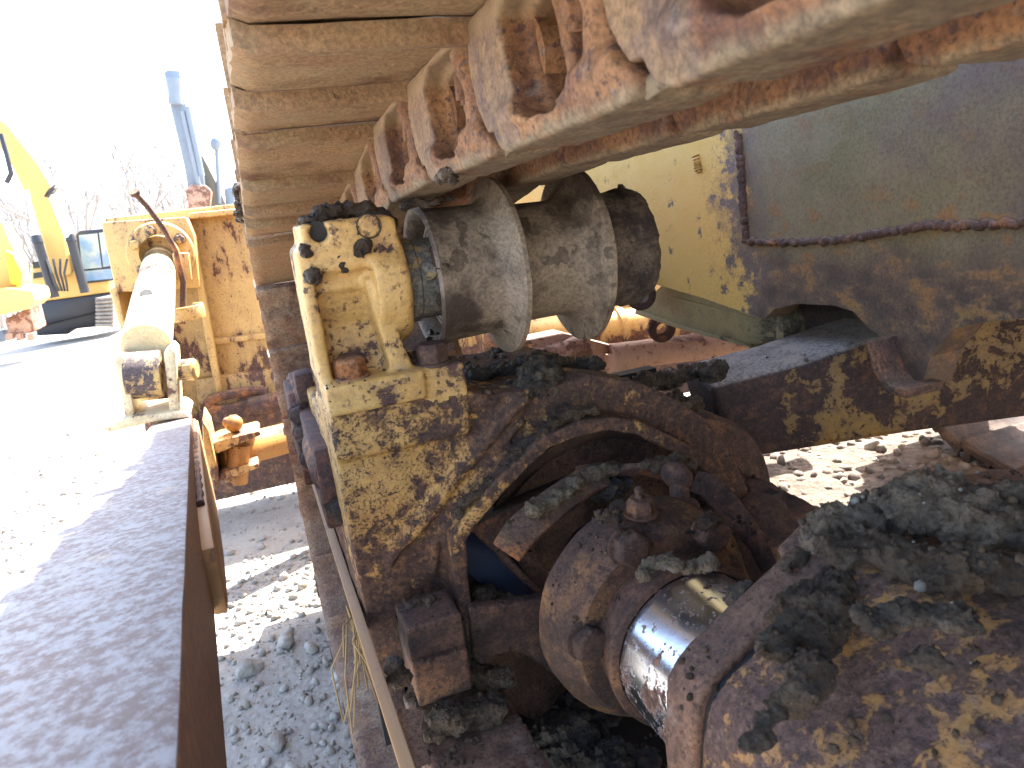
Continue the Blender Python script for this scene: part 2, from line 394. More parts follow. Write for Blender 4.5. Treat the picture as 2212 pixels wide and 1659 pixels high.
def ground():
    s = NT('crushed stone yard'); f = s.noise(9, 9, .7); g = s.noise(1.2, 5, .6); v = s.vor(45)
    c = s.mix(s.ramp(g, .35, .65), (.30, .268, .225), (.36, .315, .255)); c = s.mix(s.ramp(f, .45, .7, 0, .7), c, (.21, .19, .17))
    c = s.mix(s.ramp(v, .1, .5, .35, 0), c, (.40, .38, .35))
    return s.set(c, .9, 0., s.math('ADD', f, s.math('MULTIPLY', v, -.4)), .012)
m_ground = ground()
def stones():
    s = NT('grey gravel'); oi = s.noise(17, 2); f = s.noise(120, 5)
    c = s.mix(s.ramp(oi, .35, .65), (.37, .33, .28), (.26, .215, .165)); c = s.mix(s.ramp(f, .4, .7, 0, .4), c, (.16, .145, .13))
    return s.set(c, .85, 0., f, .0015)
m_stone = stones()
m_straw = NT('dry straw'); m_straw = m_straw.set((.30, .20, .09), .7)
def tanstrip():
    s = NT('bare rubbed steel lip'); f = s.noise(20, 8, .65, stretch=(1, .08, 1)); 
    c = s.mix(s.ramp(f, .35, .6), (.43, .25, .10), (.30, .165, .07)); c = s.mix(s.ramp(s.noise(35, 6), .58, .68), c, (.22, .12, .07))
    return s.set(c, .6, 0., f, .0012)
m_strip = tanstrip()
m_glass = NT('cab glass'); m_glass = m_glass.set(m_glass.mix(m_glass.ramp(m_glass.noise(1.4, 4), .45, .6), (.16, .26, .36), (.34, .40, .34)), .12)
m_white = NT('bare cylinder rod'); m_white = m_white.set((.72, .70, .66), .35)
m_blackp = NT('black machine paint'); m_blackp = m_blackp.set((.02, .02, .024), .45)
m_grey = NT('grey machine paint'); m_grey = m_grey.set(m_grey.mix(m_grey.noise(3), (.12, .155, .21), (.22, .25, .28)), .5)
m_bark = NT('pale bark'); m_bark = m_bark.set((.30, .275, .26), .9)
m_pink = painted('faded pinkish steel', cover=.6, scale=8, dust=.2, paint=(.42, .23, .15), paint2=(.36, .22, .15), rust=(RUST_M, (.22, .10, .06)), rough=.6)
# ================================================================== the dozer
dozer = tag(empty('bulldozer', (1.3, 1.2, GZ)), 'rusty yellow crawler bulldozer seen inside its left track, with blade ahead', 'bulldozer')

# ------------------------------------------------------------------ track path
PIT_ = .227
def build_path():
    pts = [(y, .158-.035*y) for y in np.arange(-1.6, .95, .05)]
    pts += [(1.0, .120), (1.12, .098), (1.335, .055), (1.55, .028), (1.65, .019)]
    cy, cz, r = 1.72, -.555, .57
    for a in np.linspace(90, -90, 37): pts.append((cy+r*math.cos(rad(a)), cz+r*math.sin(rad(a))))
    pts += [(y, -1.125) for y in np.arange(1.68, -.8, -.05)]
    pts = np.array(pts); d = np.r_[0, np.cumsum(np.linalg.norm(np.diff(pts, axis=0), axis=1))]
    return pts, d
PTH, PTD = build_path()
def path_at(s): return np.array([np.interp(s, PTD, PTH[:, 0]), np.interp(s, PTD, PTH[:, 1])])
s_ref = float(np.interp(.471, PTH[:40, 0], PTD[:40]))
def seg_matrix(k, dx=0.):
    s = s_ref + k*PIT_
    p = path_at(s); q = path_at(s-PIT_); t = p-q; t /= np.linalg.norm(t)
    m = Matrix.Identity(4)
    m[1][1], m[2][1] = t[0], t[1]; m[1][2], m[2][2] = -t[1], t[0]
    m[0][3], m[1][3], m[2][3] = dx, p[0], p[1]
    return m

# ---- one shoe (local: x across, y along the track, z out of the loop)
def shoe_mesh(seed):
    mb = MB(); nx, na = 44, 20; vs = []; fs = []
    for j in range(na+1):
        a = -.206 + .238*j/na
        for i in range(nx+1):
            x = .025 + .575*i/nx
            t = j/na
            h = -.010 + .016*t
            h -= .009*math.exp(-((t-.03)/.06)**2)
            h += .005*math.exp(-((t-.30)/.10)**2) - .004*math.exp(-((t-.9)/.08)**2)
            h += .0045*mnoise.noise((x*5, a*7, seed*3.1)) + .002*mnoise.noise((x*17, a*25, seed)) + .003*mnoise.noise((x*3, a*22, seed+9))
            if x < .035: h += .006
            vs.append((x + (.003*mnoise.noise((a*30, seed, 0)) if i in (0, nx) else 0), a + (.004*mnoise.noise((x*12, seed, 4)) + .006*mnoise.noise((x*4, seed, 8)) if j in (0, na) else 0), h))
    n1 = (nx+1)*(na+1)
    vs += [(x, a, h+.019) for x, a, h in vs]
    for j in range(na):
        for i in range(nx):
            q = j*(nx+1)+i; f = (q, q+1, q+nx+2, q+nx+1)
            fs.append(f[::-1]); fs.append(tuple(w+n1 for w in f))
    for i in range(nx):
        for q0, flip in ((i, 0), (na*(nx+1)+i, 1)):
            f = (q0, q0+1, q0+1+n1, q0+n1); fs.append(f[::-1] if flip else f)
    for j in range(na):
        for q0, flip in ((j*(nx+1), 1), (j*(nx+1)+nx, 0)):
            f = (q0, q0+nx+1, q0+nx+1+n1, q0+n1); fs.append(f[::-1] if flip else f)
    mb.add(vs, fs)
    box(mb, (.312, -.165, .045), (.58, .024, .062)); box(mb, (.312, -.085, .022), (.576, .02, .02))
    return mesh_of('track_shoe', mb)
SHOES = []
for k in range(4):
    me = shoe_mesh(k+1); me.shade_smooth(); me.set_sharp_from_angle(angle=rad(50)); SHOES.append(me)

# ---- one link of the left strand
def link_mesh():
    mb = MB(); C_ = (-.036, -.037); r = .066
    arc = []
    for q in np.linspace(-52, 88, 22): arc.append((C_[0]+r*math.cos(rad(q)), min(-.002, C_[1]+r*math.sin(rad(q)))))
    poly = [(.200, a, h) for a, h in arc] + [(.200, -.10, -.002), (.200, -.10, -.088)]
    prism(mb, poly, (.029, 0, 0))
    # running rail with rounded nose
    rl = [(-.226, -.106), (-.205, -.1085), (-.03, -.1085), (-.016, -.103), (-.008, -.090), (-.010, -.080), (-.226, -.080)]
    prism(mb, [(.199, a, h) for a, h in rl], (.064, 0, 0))
    body = [(-.222, -.09), (-.03, -.09), (-.035, -.003), (-.222, -.003)]
    prism(mb, [(.211, a, h) for a, h in body], (.048, 0, 0))
    box(mb, (.232, -.085, -.008), (.066, .12, .014))
    prism(mb, [(.233, a, h) for a, h in ((-.27, -.085), (-.2, -.09), (-.2, -.004), (-.255, -.004), (-.28, -.03), (-.283, -.055))], (.027, 0, 0))
    tube(mb, [(.214, -.166, -.015), (.212, -.187, -.05), (.212, -.182, -.10)], [.020, .0145, .018], 14)
    tube(mb, [(.206, -.215, -.086), (.206, -.10, -.086), (.204, -.03, -.084)], [.012, .014, .011], 12)
    tube(mb, [(.222, -.055, -.012), (.222, -.15, -.010), (.222, -.20, -.014)], [.014, .02, .014], 12)
    cut = []; vi, fi = ico(4)
    def cav(pts, x1):
        cut.append(MB()); prism(cut[-1], [(.15, a, h) for a, h in pts], (x1-.15, 0, 0))
    cav([(-.046, -.016), (-.052, -.055), (-.068, -.085), (-.09, -.093), (-.13, -.094), (-.156, -.086), (-.168, -.06), (-.168, -.03), (-.155, -.009), (-.07, -.006)], .222)
    cav([(-.052, -.018), (-.058, -.055), (-.074, -.083), (-.096, -.090), (-.100, -.060), (-.092, -.030), (-.084, -.012)], .254)
    cav([(-.104, -.014), (-.112, -.045), (-.116, -.088), (-.135, -.091), (-.156, -.082), (-.165, -.058), (-.163, -.03), (-.150, -.012)], .257)
    cav([(-.205, -.02), (-.203, -.07), (-.232, -.078), (-.232, -.02)], .236)
    cut.append(MB()); lathe(cut[-1], (.15, -.263, -.037), (1, 0, 0), [(0, .0685), (.081, .0685)], 40)
    ob = obj('track_link', mb, m_link, None, cut=cut, remesh=.0026, smooth=7, disp=(.03, .0024), disp2=(.008, .0006))
    nut = MB(); hexhead(nut, (.250, -.150, -.040), (-1, 0, 0), .001, .001)
    me = ob.data; bpy.data.objects.remove(ob)
    return me
LINK = link_mesh(); LINK.name = 'track_link'
LINK_R = LINK.copy(); LINK_R.name = 'track_link'
b = bmesh.new(); b.from_mesh(LINK_R)
for v in b.verts: v.co.x = .62 - v.co.x
bmesh.ops.reverse_faces(b, faces=b.faces); b.to_mesh(LINK_R); b.free(); LINK_R.shade_smooth()
nb = MB(); box(nb, (.216, -.152, -.040), (.028, .021, .030), Matrix.Rotation(.12, 3, 'X')); 
NUT = mesh_of('bolt_nut', nb)
b = bmesh.new(); b.from_mesh(NUT); bmesh.ops.bevel(b, geom=b.edges, offset=.004, segments=2, affect='EDGES'); b.to_mesh(NUT); b.free(); NUT.materials.append(m_link); NUT.shade_smooth()
pb = MB(); lathe(pb, (.225, -.036, -.045), (1, 0, 0), [(0, .03), (.17, .03)], 24); PIN = mesh_of('track_bushing', pb); PIN.materials.append(m_link); PIN.shade_smooth(); PIN.set_sharp_from_angle(angle=rad(40))

def place(name, me, mat4, parent, m=None):
    o = bpy.data.objects.new(name, me); col.objects.link(o)
    o.parent = parent
    w = Matrix.Identity(4); p = parent; ch = []
    while p is not None: ch.append(p); p = p.parent
    for p in reversed(ch): w = w @ p.matrix_parent_inverse @ p.matrix_basis
    o.matrix_parent_inverse = w.inverted(); o.matrix_basis = mat4
    if m is not None:
        if not me.materials: me.materials.append(m)
        o.material_slots[0].link = 'OBJECT'; o.material_slots[0].material = m
    return o
for me in SHOES: me.materials.append(m_shoe)
NSEG = int((PTD[-1]-s_ref)/PIT_)
for k in range(-5, NSEG):
    mtx = seg_matrix(k); p = mtx.translation
    low = p.z < -.9
    wrap = (not low) and p.y > 1.9
    if low and p.y < .2: continue
    if low: mtx = mtx @ Matrix.Diagonal((1, .955, 1.7, 1)) @ Matrix.Rotation(.05+.02*((k*7) % 3-1), 4, 'X')
    sh = place('track_shoe', SHOES[k % 4], mtx, dozer, m_shoe_low if (low or (wrap and p.z < -.15)) else m_shoe)
    if low: continue
    place('track_link', LINK, mtx, sh); place('track_link', LINK_R, mtx, sh); place('track_bushing', PIN, mtx, sh)
    if not wrap: place('bolt_nut', NUT, mtx, sh)
# the far track of the machine
for k in range(-5, NSEG):
    mtx = seg_matrix(k, 2.33)
    if mtx.translation.y < .3 and mtx.translation.z < -.9: continue
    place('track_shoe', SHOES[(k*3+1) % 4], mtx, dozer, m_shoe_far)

ff = MB(); box(ff, (2.66, .6, -.5), (.36, 2.6, .62)); box(ff, (2.66, .6, -.86), (.2, 2.4, .2)); lathe(ff, (2.55, 1.72, -.555), (1, 0, 0), [(0, .10), (0, .43), (.2, .43), (.2, .1)], 48); obj('track_frame', ff, m_yellow_rusty, dozer, bevel=.02)  # far frame and idler, added to keep sun off the ground
# ------------------------------------------------------------------ carrier roller
AX = Vector((0, .97, -.092))
rm = MB()
lathe(rm, AX, (1, 0, 0), [(.262, .050), (.262, .072), (.240, .076), (.222, .084), (.219, .091), (.223, .0955), (.232, .0935), (.245, .0880), (.296, .0870), (.306, .0885), (.313, .096), (.3195, .114), (.322, .1185), (.3285, .1185), (.330, .116), (.3315, .086), (.340, .0805), (.408, .0795), (.422, .083), (.431, .096), (.436, .118), (.438, .1215), (.446, .1215), (.4485, .118), (.450, .090), (.455, .08), (.455, .05)], 96, caps=True)
roller = obj('carrier_roller', rm, m_roller, dozer, ang=50, disp=(.02, .0012), disp2=(.06, .002))
hm = MB(); lathe(hm, AX, (1, 0, 0), [(.452, .02), (.452, .083), (.468, .084), (.470, .081), (.505, .080), (.507, .083), (.520, .084), (.530, .0825), (.536, .078), (.538, .055), (.540, .0)], 120, caps=False)
obj('roller_hub', hm, m_hub, roller, ang=70, disp=(.007, .0045), disp2=(.03, .006))
cm = MB(); lathe(cm, AX, (1, 0, 0), [(.176, .040), (.176, .050), (.184, .055), (.206, .055), (.208, .052), (.238, .052), (.262, .050), (.262, .03)], 56)
ball(cm, AX+Vector((.215, -.049, .012)), .016, 3, (.8, .35, 1.1))
obj('shaft_collar', cm, painted('grey and amber collar', cover=.45, scale=30, paint=(.42, .25, .06), paint2=(.35, .22, .07), rust=((.12, .105, .09), (.22, .19, .15)), dust=.25, rough=.5), roller, ang=40, disp=(.012, .0012))
for r_ in (.067, .059):
    g = MB(); n_ = 48
    tube(g, [AX+Vector((.243, r_*math.cos(2*math.pi*i/n_), r_*math.sin(2*math.pi*i/n_))) for i in range(n_+1)], .0035, 8)
    obj('seal_ring', g, m_roller, roller)

# ------------------------------------------------------------------ roller bracket
bm_ = MB()
box(bm_, (.1275, .968, -.034), (.113, .125, .060)); box(bm_, (.108, .9925, -.125), (.086, .085, .16)); prism(bm_, [(.066, .907, -.05), (.066, .98, -.05), (.066, .98, -.15), (.066, .952, -.135), (.066, .925, -.085)], (.085, 0, 0))
box(bm_, (.0695, .968, -.115), (.016, .122, .165))
box(bm_, (.112, .975, -.068), (.1, .11, .04))
lathe(bm_, AX+Vector((.146, 0, .003)), (1, 0, 0), [(0, .080), (.036, .080), (.044, .074)], 64)
prism(bm_, [(.134, .906, -.075), (.150, .906, -.075), (.178, .902, -.20), (.150, .902, -.20)], (0, .09, 0))
prism(bm_, [(.075, .955, -.15), (.075, .93, -.197), (.075, .975, -.20)], (.07, 0, 0))
box(bm_, (.124, .965, -.2135), (.120, .165, .038)); box(bm_, (.212, .965, -.2205), (.056, .150, .052))
ct = MB(); ct2 = MB(); hp = P(690, 503, y=.906); lathe(ct, (hp.x, .89, hp.z), (0, 1, 0), [(0, .0115), (.045, .0115)], 32)
box(ct2, (.190, .97, .004), (.02, .2, .03), Matrix.Rotation(.6, 3, 'Y'))
bracket = obj('roller_bracket', bm_, m_yellow, dozer, cut=[ct, ct2], remesh=.0034, smooth=5, disp=(.05, .003), disp2=(.008, .0007))
hb = MB(); lathe(hb, (hp.x, .9225, hp.z), (0, 1, 0), [(0, .0135), (.01, .0135)], 28); obj('bolt_hole', hb, m_dark, bracket)
pm = MB(); q = P(797, 488, y=.903); lathe(pm, (q.x, .9045, q.z), (0, -1, 0), [(-.01, .0135), (.0, .0135), (.0012, .0125)], 32)
obj('round_plug', pm, m_yellow, bracket)
gm = MB(); n_ = 40
tube(gm, [(q.x+.0145*math.cos(2*math.pi*i/n_), .9035, q.z+.0145*math.sin(2*math.pi*i/n_)) for i in range(n_+1)], .0007, 6)
obj('plug_groove', gm, m_dark, bracket)
bb = MB(); q = P(765, 824, z=-.195); hexhead(bb, (q.x, .9195, -.195), (.0, -.08, 1), .021, .026, True, .4)
obj('hex_bolt', bb, m_rust_brown, bracket, ang=30, bevel=.0012)
bb = MB(); q = P(942, 790, z=-.196); hexhead(bb, (q.x, q.y+.015, -.196), (.0, -.05, 1), .021, .028, True, .1)
obj('hex_bolt', bb, m_rust, bracket, ang=30, bevel=.0012)

# ------------------------------------------------------------------ track frame casting with its arch
FY = .9
def q9(L, y=FY): return [P(u, v, y=y) for u, v in L]
arch = [(1006, 1330), (998, 1274), (990, 1194), (990, 1158), (1008, 1130), (1054, 1074), (1114, 1010), (1174, 954), (1254, 922), (1314, 914), (1374, 922), (1454, 960), (1514, 994), (1554, 1034), (1572, 1068), (1584, 1110)]
outl = [(716, 872), (998, 838), (1054, 850), (1110, 846), (1194, 836), (1274, 806), (1374, 824), (1454, 858), (1530, 908), (1586, 985), (1618, 1060), (1640, 1160)]
left = [(862, 1380), (850, 1352), (800, 1200), (730, 930)]
fm = MB()
A3 = [Vector((p.x, FY, p.z)) for p in q9(arch, .858)]; O3 = q9(outl)
poly = [P(880, 1400, y=FY)] + [P(1000, 1385, y=FY)] + A3 + [O3[-1]] + O3[-2::-1] + [Vector((.064, FY, -.45))]
poly[0] = Vector((.066, FY, -.60)); poly[1] = Vector((A3[0].x, FY, -.60))
# triangulated strip between outer and inner edge
def strip(mb, a, b_, ext):
    n = max(len(a), len(b_)); 
    def res(L):
        d = [0]; 
        for i in range(len(L)-1): d.append(d[-1]+(L[i+1]-L[i]).length)
        out = []
        for t in np.linspace(0, d[-1], 40):
            i = min(len(L)-2, max(0, int(np.searchsorted(d, t))-1)); k = (t-d[i])/max(1e-9, d[i+1]-d[i]); out.append(L[i].lerp(L[i+1], k))
        return out
    a, b_ = res(a), res(b_); n = 40; e = Vector(ext)
    vs = a+b_+[p+e for p in a]+[p+e for p in b_]; fs = []
    for i in range(n-1):
        fs += [(i, i+1, n+i+1, n+i), (2*n+i, 3*n+i, 3*n+i+1, 2*n+i+1), (i, 2*n+i, 2*n+i+1, i+1), (n+i, n+i+1, 3*n+i+1, 3*n+i)]
    fs += [(0, n, 3*n, 2*n), (n-1, 3*n-1, 4*n-1, 2*n-1)]
    mb.add(vs, fs)
outer = [Vector((.066, FY, -.60)), Vector((.063, FY, -.45)), Vector((.062, FY, -.30)), Vector((.063, FY, -.236))] + O3[1:]
inner = [Vector((A3[0].x, FY, -.60))] + A3
strip(fm, outer, inner, (0, .05, 0))
box(fm, (.15, .975, -.262), (.175, .17, .060))
box(fm, (.085, 1.15, -.42), (.046, .42, .30))
# deck behind the front plate
dk = [P(u, v, y=.93) for u, v in ((990, 850), (1110, 852), (1194, 842), (1274, 815), (1374, 832), (1454, 866), (1530, 915))]
strip(fm, dk, [p-Vector((0, 0, .05)) for p in dk], (0, .34, 0))
# raised lip round the arch
rim = [A3[0]+Vector((0, 0, -.06))] + A3
ribbon(fm, [p+Vector((0, -.012, 0)) for p in rim], .075, .020, (0, 1, 0))
rg = q9([(1140, 858), (1110, 880), (1040, 962), (985, 1030), (950, 1075), (900, 1140), (852, 1190), (838, 1222)], .8965)
tube(fm, rg, [.008, .009, .0105, .010, .0105, .0105, .009, .006], 10)
rg = q9([(1130, 905), (1060, 985), (1000, 1060), (960, 1115), (940, 1170), (935, 1240)], .897)
tube(fm, rg, .006, 10)
rg = q9([(715, 905), (800, 900), (900, 880), (1000, 855)], .899); tube(fm, rg, .006, 10)
prism(fm, q9([(716, 925), (760, 930), (1090, 870), (1000, 838), (716, 872)], .893), (0, .05, 0))
frame_ = obj('track_frame', fm, m_yellow_chip, dozer, remesh=.0038, smooth=4, disp=(.05, .004), disp2=(.007, .0011))
# round end collar beyond the arch
em = MB(); e0 = P(1470, 1090, y=1.02); lathe(em, (e0.x, .985, e0.z), (0, 1, 0), [(0, .10), (.0, .158), (.012, .165), (.07, .165), (.08, .15)], 72)
obj('frame_collar', em, m_rust, frame_, ang=40, disp=(.03, .004), disp2=(.008, .0012))
# recessed bell wall in the arch
wm = MB(); c0 = P(1290, 1200, y=1.02)
lathe(wm, (c0.x, .93, c0.z), (0, 1, 0), [(0, .255), (.022, .232), (.05, .212), (.085, .200), (.095, .06)], 72, caps=False)
ct = MB(); box(ct, (c0.x, 1.05, c0.z-.17), (.7, .5, .34))
ct.xf(Matrix.Translation((c0.x, 1.05, c0.z)) @ Matrix.Rotation(-.30, 4, 'Y') @ Matrix.Translation((-c0.x, -1.05, -c0.z)) @ Matrix.Translation((0, 0, .075)))
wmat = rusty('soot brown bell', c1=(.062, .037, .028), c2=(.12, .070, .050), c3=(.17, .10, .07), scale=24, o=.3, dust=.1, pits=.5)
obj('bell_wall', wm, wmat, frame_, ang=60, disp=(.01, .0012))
# flat bar under the bell, black wrap, dark back and floor
fb = MB(); prism(fb, q9([(1012, 1142), (1060, 1118), (1160, 1072), (1262, 1030), (1268, 1082), (1176, 1126), (1118, 1182), (1092, 1200), (1072, 1196)], .905), (0, .05, -.01))
obj('flat_bar', fb, m_rust_brown, frame_, bevel=.005, disp=None)
bw = MB(); prism(bw, q9([(996, 1168), (1066, 1198), (1172, 1296), (1128, 1318), (1098, 1306), (1030, 1262), (1006, 1238)], .915), (.02, .05, .03))
obj('black_wrap', bw, m_black, frame_, bevel=.006, seg=3)
sm = MB(); tube(sm, q9([(1075, 1188), (1120, 1236), (1172, 1290)], .905), .006, 8)
prism(sm, q9([(1110, 1205), (1150, 1190), (1190, 1250), (1190, 1290), (1170, 1290)], .93), (0, .03, 0))
obj('bent_shim', sm, m_rust, frame_, bevel=.002)
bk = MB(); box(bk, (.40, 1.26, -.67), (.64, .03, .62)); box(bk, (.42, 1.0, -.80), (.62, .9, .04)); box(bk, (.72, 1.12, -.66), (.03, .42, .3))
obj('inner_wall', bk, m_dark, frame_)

# ---- stacked lugs, cross web and ledge at the foot of the casting
lug = None
for (u0, v0, u1, v1, y0) in ((876, 1356, 1008, 1402, .80), (890, 1436, 1024, 1488, .79)):
    a = P(u0, v0, y=y0); c = P(u1, v1, y=y0); lg = MB()
    box(lg, ((a.x+c.x)/2, y0+.035, (a.z+c.z)/2-.002), (abs(c.x-a.x), .07, abs(c.z-a.z)))
    o_ = obj('clamp_lug', lg, m_rust, frame_, remesh=.003, smooth=3, disp=(.03, .003), disp2=(.008, .0014)); lug = lug or o_
lb_ = MB(); box(lb_, (.140, .87, -.62), (.08, .06, .20)); obj('lug_backing', lb_, m_dark, frame_)
hb = MB(); q = P(920, 1345, y=.86); hexhead(hb, (q.x, .855, q.z-.020), (0, -.1, 1), .026, .034)
obj('hex_bolt', hb, m_rust, lug, bevel=.0015)
wb = MB(); prism(wb, [P(u, v, y=.84) for u, v in ((1012, 1312), (1100, 1304), (1200, 1286), (1240, 1420), (1210, 1470), (1150, 1425), (1110, 1410), (1070, 1418), (1040, 1445), (1022, 1420))], (0, .02, 0))
obj('cross_web', wb, m_rust, frame_, remesh=.004, smooth=4, disp=(.03, .004), disp2=(.008, .0014))
ld = MB(); box(ld, (.152, .58, -.66), (.126, .60, .075)); box(ld, (.158, .2, -.70), (.12, .5, .05))
obj('side_ledge', ld, m_plate, frame_, remesh=.005, smooth=3, disp=(.04, .006), disp2=(.01, .0022))
ta = MB(); ribbon(ta, [P(888, 1535, y=.72), P(882, 1575, y=.70), P(884, 1610, y=.68), P(900, 1655, y=.64)], .03, .006, (1, .3, 0))
obj('torn_tab', ta, m_rust_brown, frame_, bevel=.001)
# bare lip along the outside of the frame
lp = MB(); prism(lp, [(.047, .30, -.499), (.0605, .30, -.495), (.0605, .30, -.520), (.048, .30, -.514)], (.0, 1.95, -.03))
obj('guard_lip', lp, m_strip, frame_, bevel=.002, seg=2)
sd = MB(); box(sd, (.072, 1.75, -.47), (.03, .9, .09)); prism(sd, [(.062, .9, -.52), (.09, .9, -.52), (.12, .9, -1.0), (.10, .9, -1.0)], (0, 1.15, 0))  # lower plate extended down to block sun through the track loop
obj('frame_side', sd, m_rust_brown, frame_, bevel=.004)
# idler guard with bolts
ig = MB(); prism(ig, [(.030, 1.30, -.285), (.030, 1.44, -.285), (.030, 1.46, -.32), (.030, 1.44, -.43), (.030, 1.30, -.455), (.030, 1.27, -.42), (.030, 1.27, -.31)], (.022, 0, 0))
box(ig, (.070, 1.38, -.33), (.055, .2, .10)); box(ig, (.062, 1.16, -.365), (.04, .30, .12)); box(ig, (.06, 1.28, -.27), (.03, .05, .05))
guard = obj('idler_guard', ig, m_yellow_rusty, frame_, bevel=.005, seg=2)
for u, v in ((638, 895), (648, 935), (662, 990)):
    hb = MB(); q = P(u, v, x=.030); q = P(u, v, y=1.27); hexhead(hb, (q.x+.006, 1.268, q.z), (-.25, -1, 0), .016, .018); obj('hex_bolt', hb, m_rust, guard, bevel=.001)
cy = MB(); lathe(cy, (.075, 1.02, -.345), (0, 1, 0), [(0, .035), (.01, .042), (.14, .042), (.15, .03)], 32); tube(cy, [P(694, 1000, y=1.1), P(715, 1030, y=1.08), P(735, 1075, y=1.05)], [.012, .014, .010], 10)
obj('guard_prong', cy, m_rust_brown, frame_, ang=40)
im = MB(); lathe(im, (.24, 1.72, -.555), (1, 0, 0), [(0, .10), (0, .40), (.02, .43), (.12, .43), (.14, .40), (.14, .1)], 72)
obj('front_idler', im, m_rust_brown, dozer, ang=40)

# ------------------------------------------------------------------ recoil rod, flange and housing
RX, RZ = .376, -.497
fl = MB(); lathe(fl, (RX, .662, RZ), (0, 1, 0), [(0, .05), (0, .112), (.004, .1155), (.036, .134), (.064, .136), (.074, .125), (.076, .05)], 64)
flange = obj('rod_flange', fl, m_flange, dozer, ang=25, disp=(.03, .003), disp2=(.007, .0012))
for u, v in ((1276, 1392), (1366, 1186), (1541, 1156), (1440, 1520)):
    q = P(u, v, y=.655); hb = MB(); hexhead(hb, (q.x, .666, q.z), (0, -1, 0), .0215, .020, True, random.random()); obj('hex_bolt', hb, m_rust, flange, ang=25, bevel=.0014, seg=2)
hb = MB(); q = P(1489, 1162, y=.663); lathe(hb, (q.x, .664, q.z), (0, -1, 0), [(-.005, .009), (.0008, .009)], 20); obj('bolt_hole', hb, m_dark, flange)
hb = MB(); q = P(1384, 1110, y=.69); hexhead(hb, q, (.05, -.1, 1), .0165, .020); lathe(hb, q+Vector((0, 0, .02)), (0, 0, 1), [(0, .005), (.004, .004), (.006, .005), (.010, .0055), (.013, .003)], 12)
obj('grease_fitting', hb, m_rust, flange, ang=30)
ro = MB(); lathe(ro, (RX, .44, RZ), (0, 1, 0), [(0, .088), (.23, .088)], 72); rod = obj('recoil_rod', ro, m_chrome, dozer, ang=60)
sr = MB(); lathe(sr, (RX, .618, RZ), (0, 1, 0), [(.0, .089), (0, .0955), (.003, .098), (.008, .098), (.011, .093), (.044, .091)], 64, caps=False)
obj('dust_seal', sr, m_rust, flange, ang=50, disp=(.012, .003))
st = MB(); S = [(1094, 1192, .80), (1124, 1150, .82), (1164, 1114, .83), (1212, 1076, .84), (1262, 1042, .85), (1312, 1030, .85)]
SP = [P(u, v, y=y) for u, v, y in S]; sd_ = (SP[-1]-SP[0]).cross(SP[2]).normalized(); sd_ = (sd_ + .35*SP[2].normalized()).normalized()
ribbon(st, SP, [.040, .044, .044, .042, .040, .03], .010, sd_)
box(st, P(1296, 1016, y=.86), (.062, .03, .014), Matrix.Rotation(.1, 3, 'Y'))
S = [(1340, 1016, .84), (1390, 1012, .83), (1440, 1026, .82)]; ribbon(st, [P(u, v, y=y) for u, v, y in S], .022, .010, (0, -.7, .7))
obj('guard_strap', st, m_rust_brown, flange, bevel=.003)
hb = MB(); q = P(1470, 1092, y=.75); tube(hb, [q, P(1466, 1040, y=.76)], .0125, 12); ball(hb, P(1462, 1028, y=.76), .021, 3, (1, 1, .6)); tube(hb, [P(1440, 1100, y=.73), P(1470, 1106, y=.72), P(1498, 1092, y=.73)], .010, 10)
obj('strap_bolt', hb, m_rust, flange, ang=50)
st = MB(); S = [(1500, 1040, .80), (1530, 1048, .78), (1562, 1080, .76), (1600, 1126, .73), (1640, 1178, .70), (1662, 1230, .67)]
ribbon(st, [P(u, v, y=y) for u, v, y in S], [.03, .034, .034, .03, .026, .022], .009, (.7, -.2, .6)); obj('side_strap', st, m_rust, flange, bevel=.003)
rl_ = MB(); q = P(1640, 1095, y=.95); ball(rl_, q, .05, 3, (1, 1.1, .8)); q = P(1600, 1130, y=.92); ball(rl_, q, .06, 3, (1, 1.4, .8)); box(rl_, P(1660, 1170, y=.9), (.16, .2, .10))
obj('rear_boss', rl_, m_rust, frame_, remesh=.006, smooth=4, disp=(.02, .006))

HP = [(1440, 1720), (1432, 1600), (1434, 1520), (1440, 1462), (1456, 1424), (1494, 1380), (1560, 1316), (1650, 1232), (1738, 1150), (1776, 1128), (1860, 1085), (1990, 1040), (2140, 1010), (2300, 1010), (2420, 1060)]
H3 = [P(u, v, y=.445) for u, v in HP] + [Vector((.62, .445, -.75)), Vector((.2, .445, -.75))]
cen = Vector((.40, 0, -.46))
def inset(L, k, y): return [Vector((cen.x+(p.x-cen.x)*k, y, cen.z+(p.z-cen.z)*k)) for p in L]
hm = MB(); prism(hm, H3, (0, -.040, 0))
tm = P(1745, 1178, y=.43); box(hm, tm+Vector((.02, 0, -.008)), (.06, .05, .03), Matrix.Rotation(-.5, 3, 'Y'))
bd = MB(); prism(bd, inset(H3, .998, .396), (0, -.82, 0))
housing = obj('recoil_housing', bd, m_house, dozer, remesh=.0048, smooth=2, disp=(.05, .004), disp2=(.010, .0026))
obj('end_plate', hm, m_plate, housing, remesh=.0034, smooth=1, disp=(.04, .003), disp2=(.008, .0014))
gp = MB(); prism(gp, inset(H3, .95, .425), (0, -.04, 0)); obj('slot_shade_fill', gp, m_dark, housing)  # dark filler stands in for the shade in the housing slot
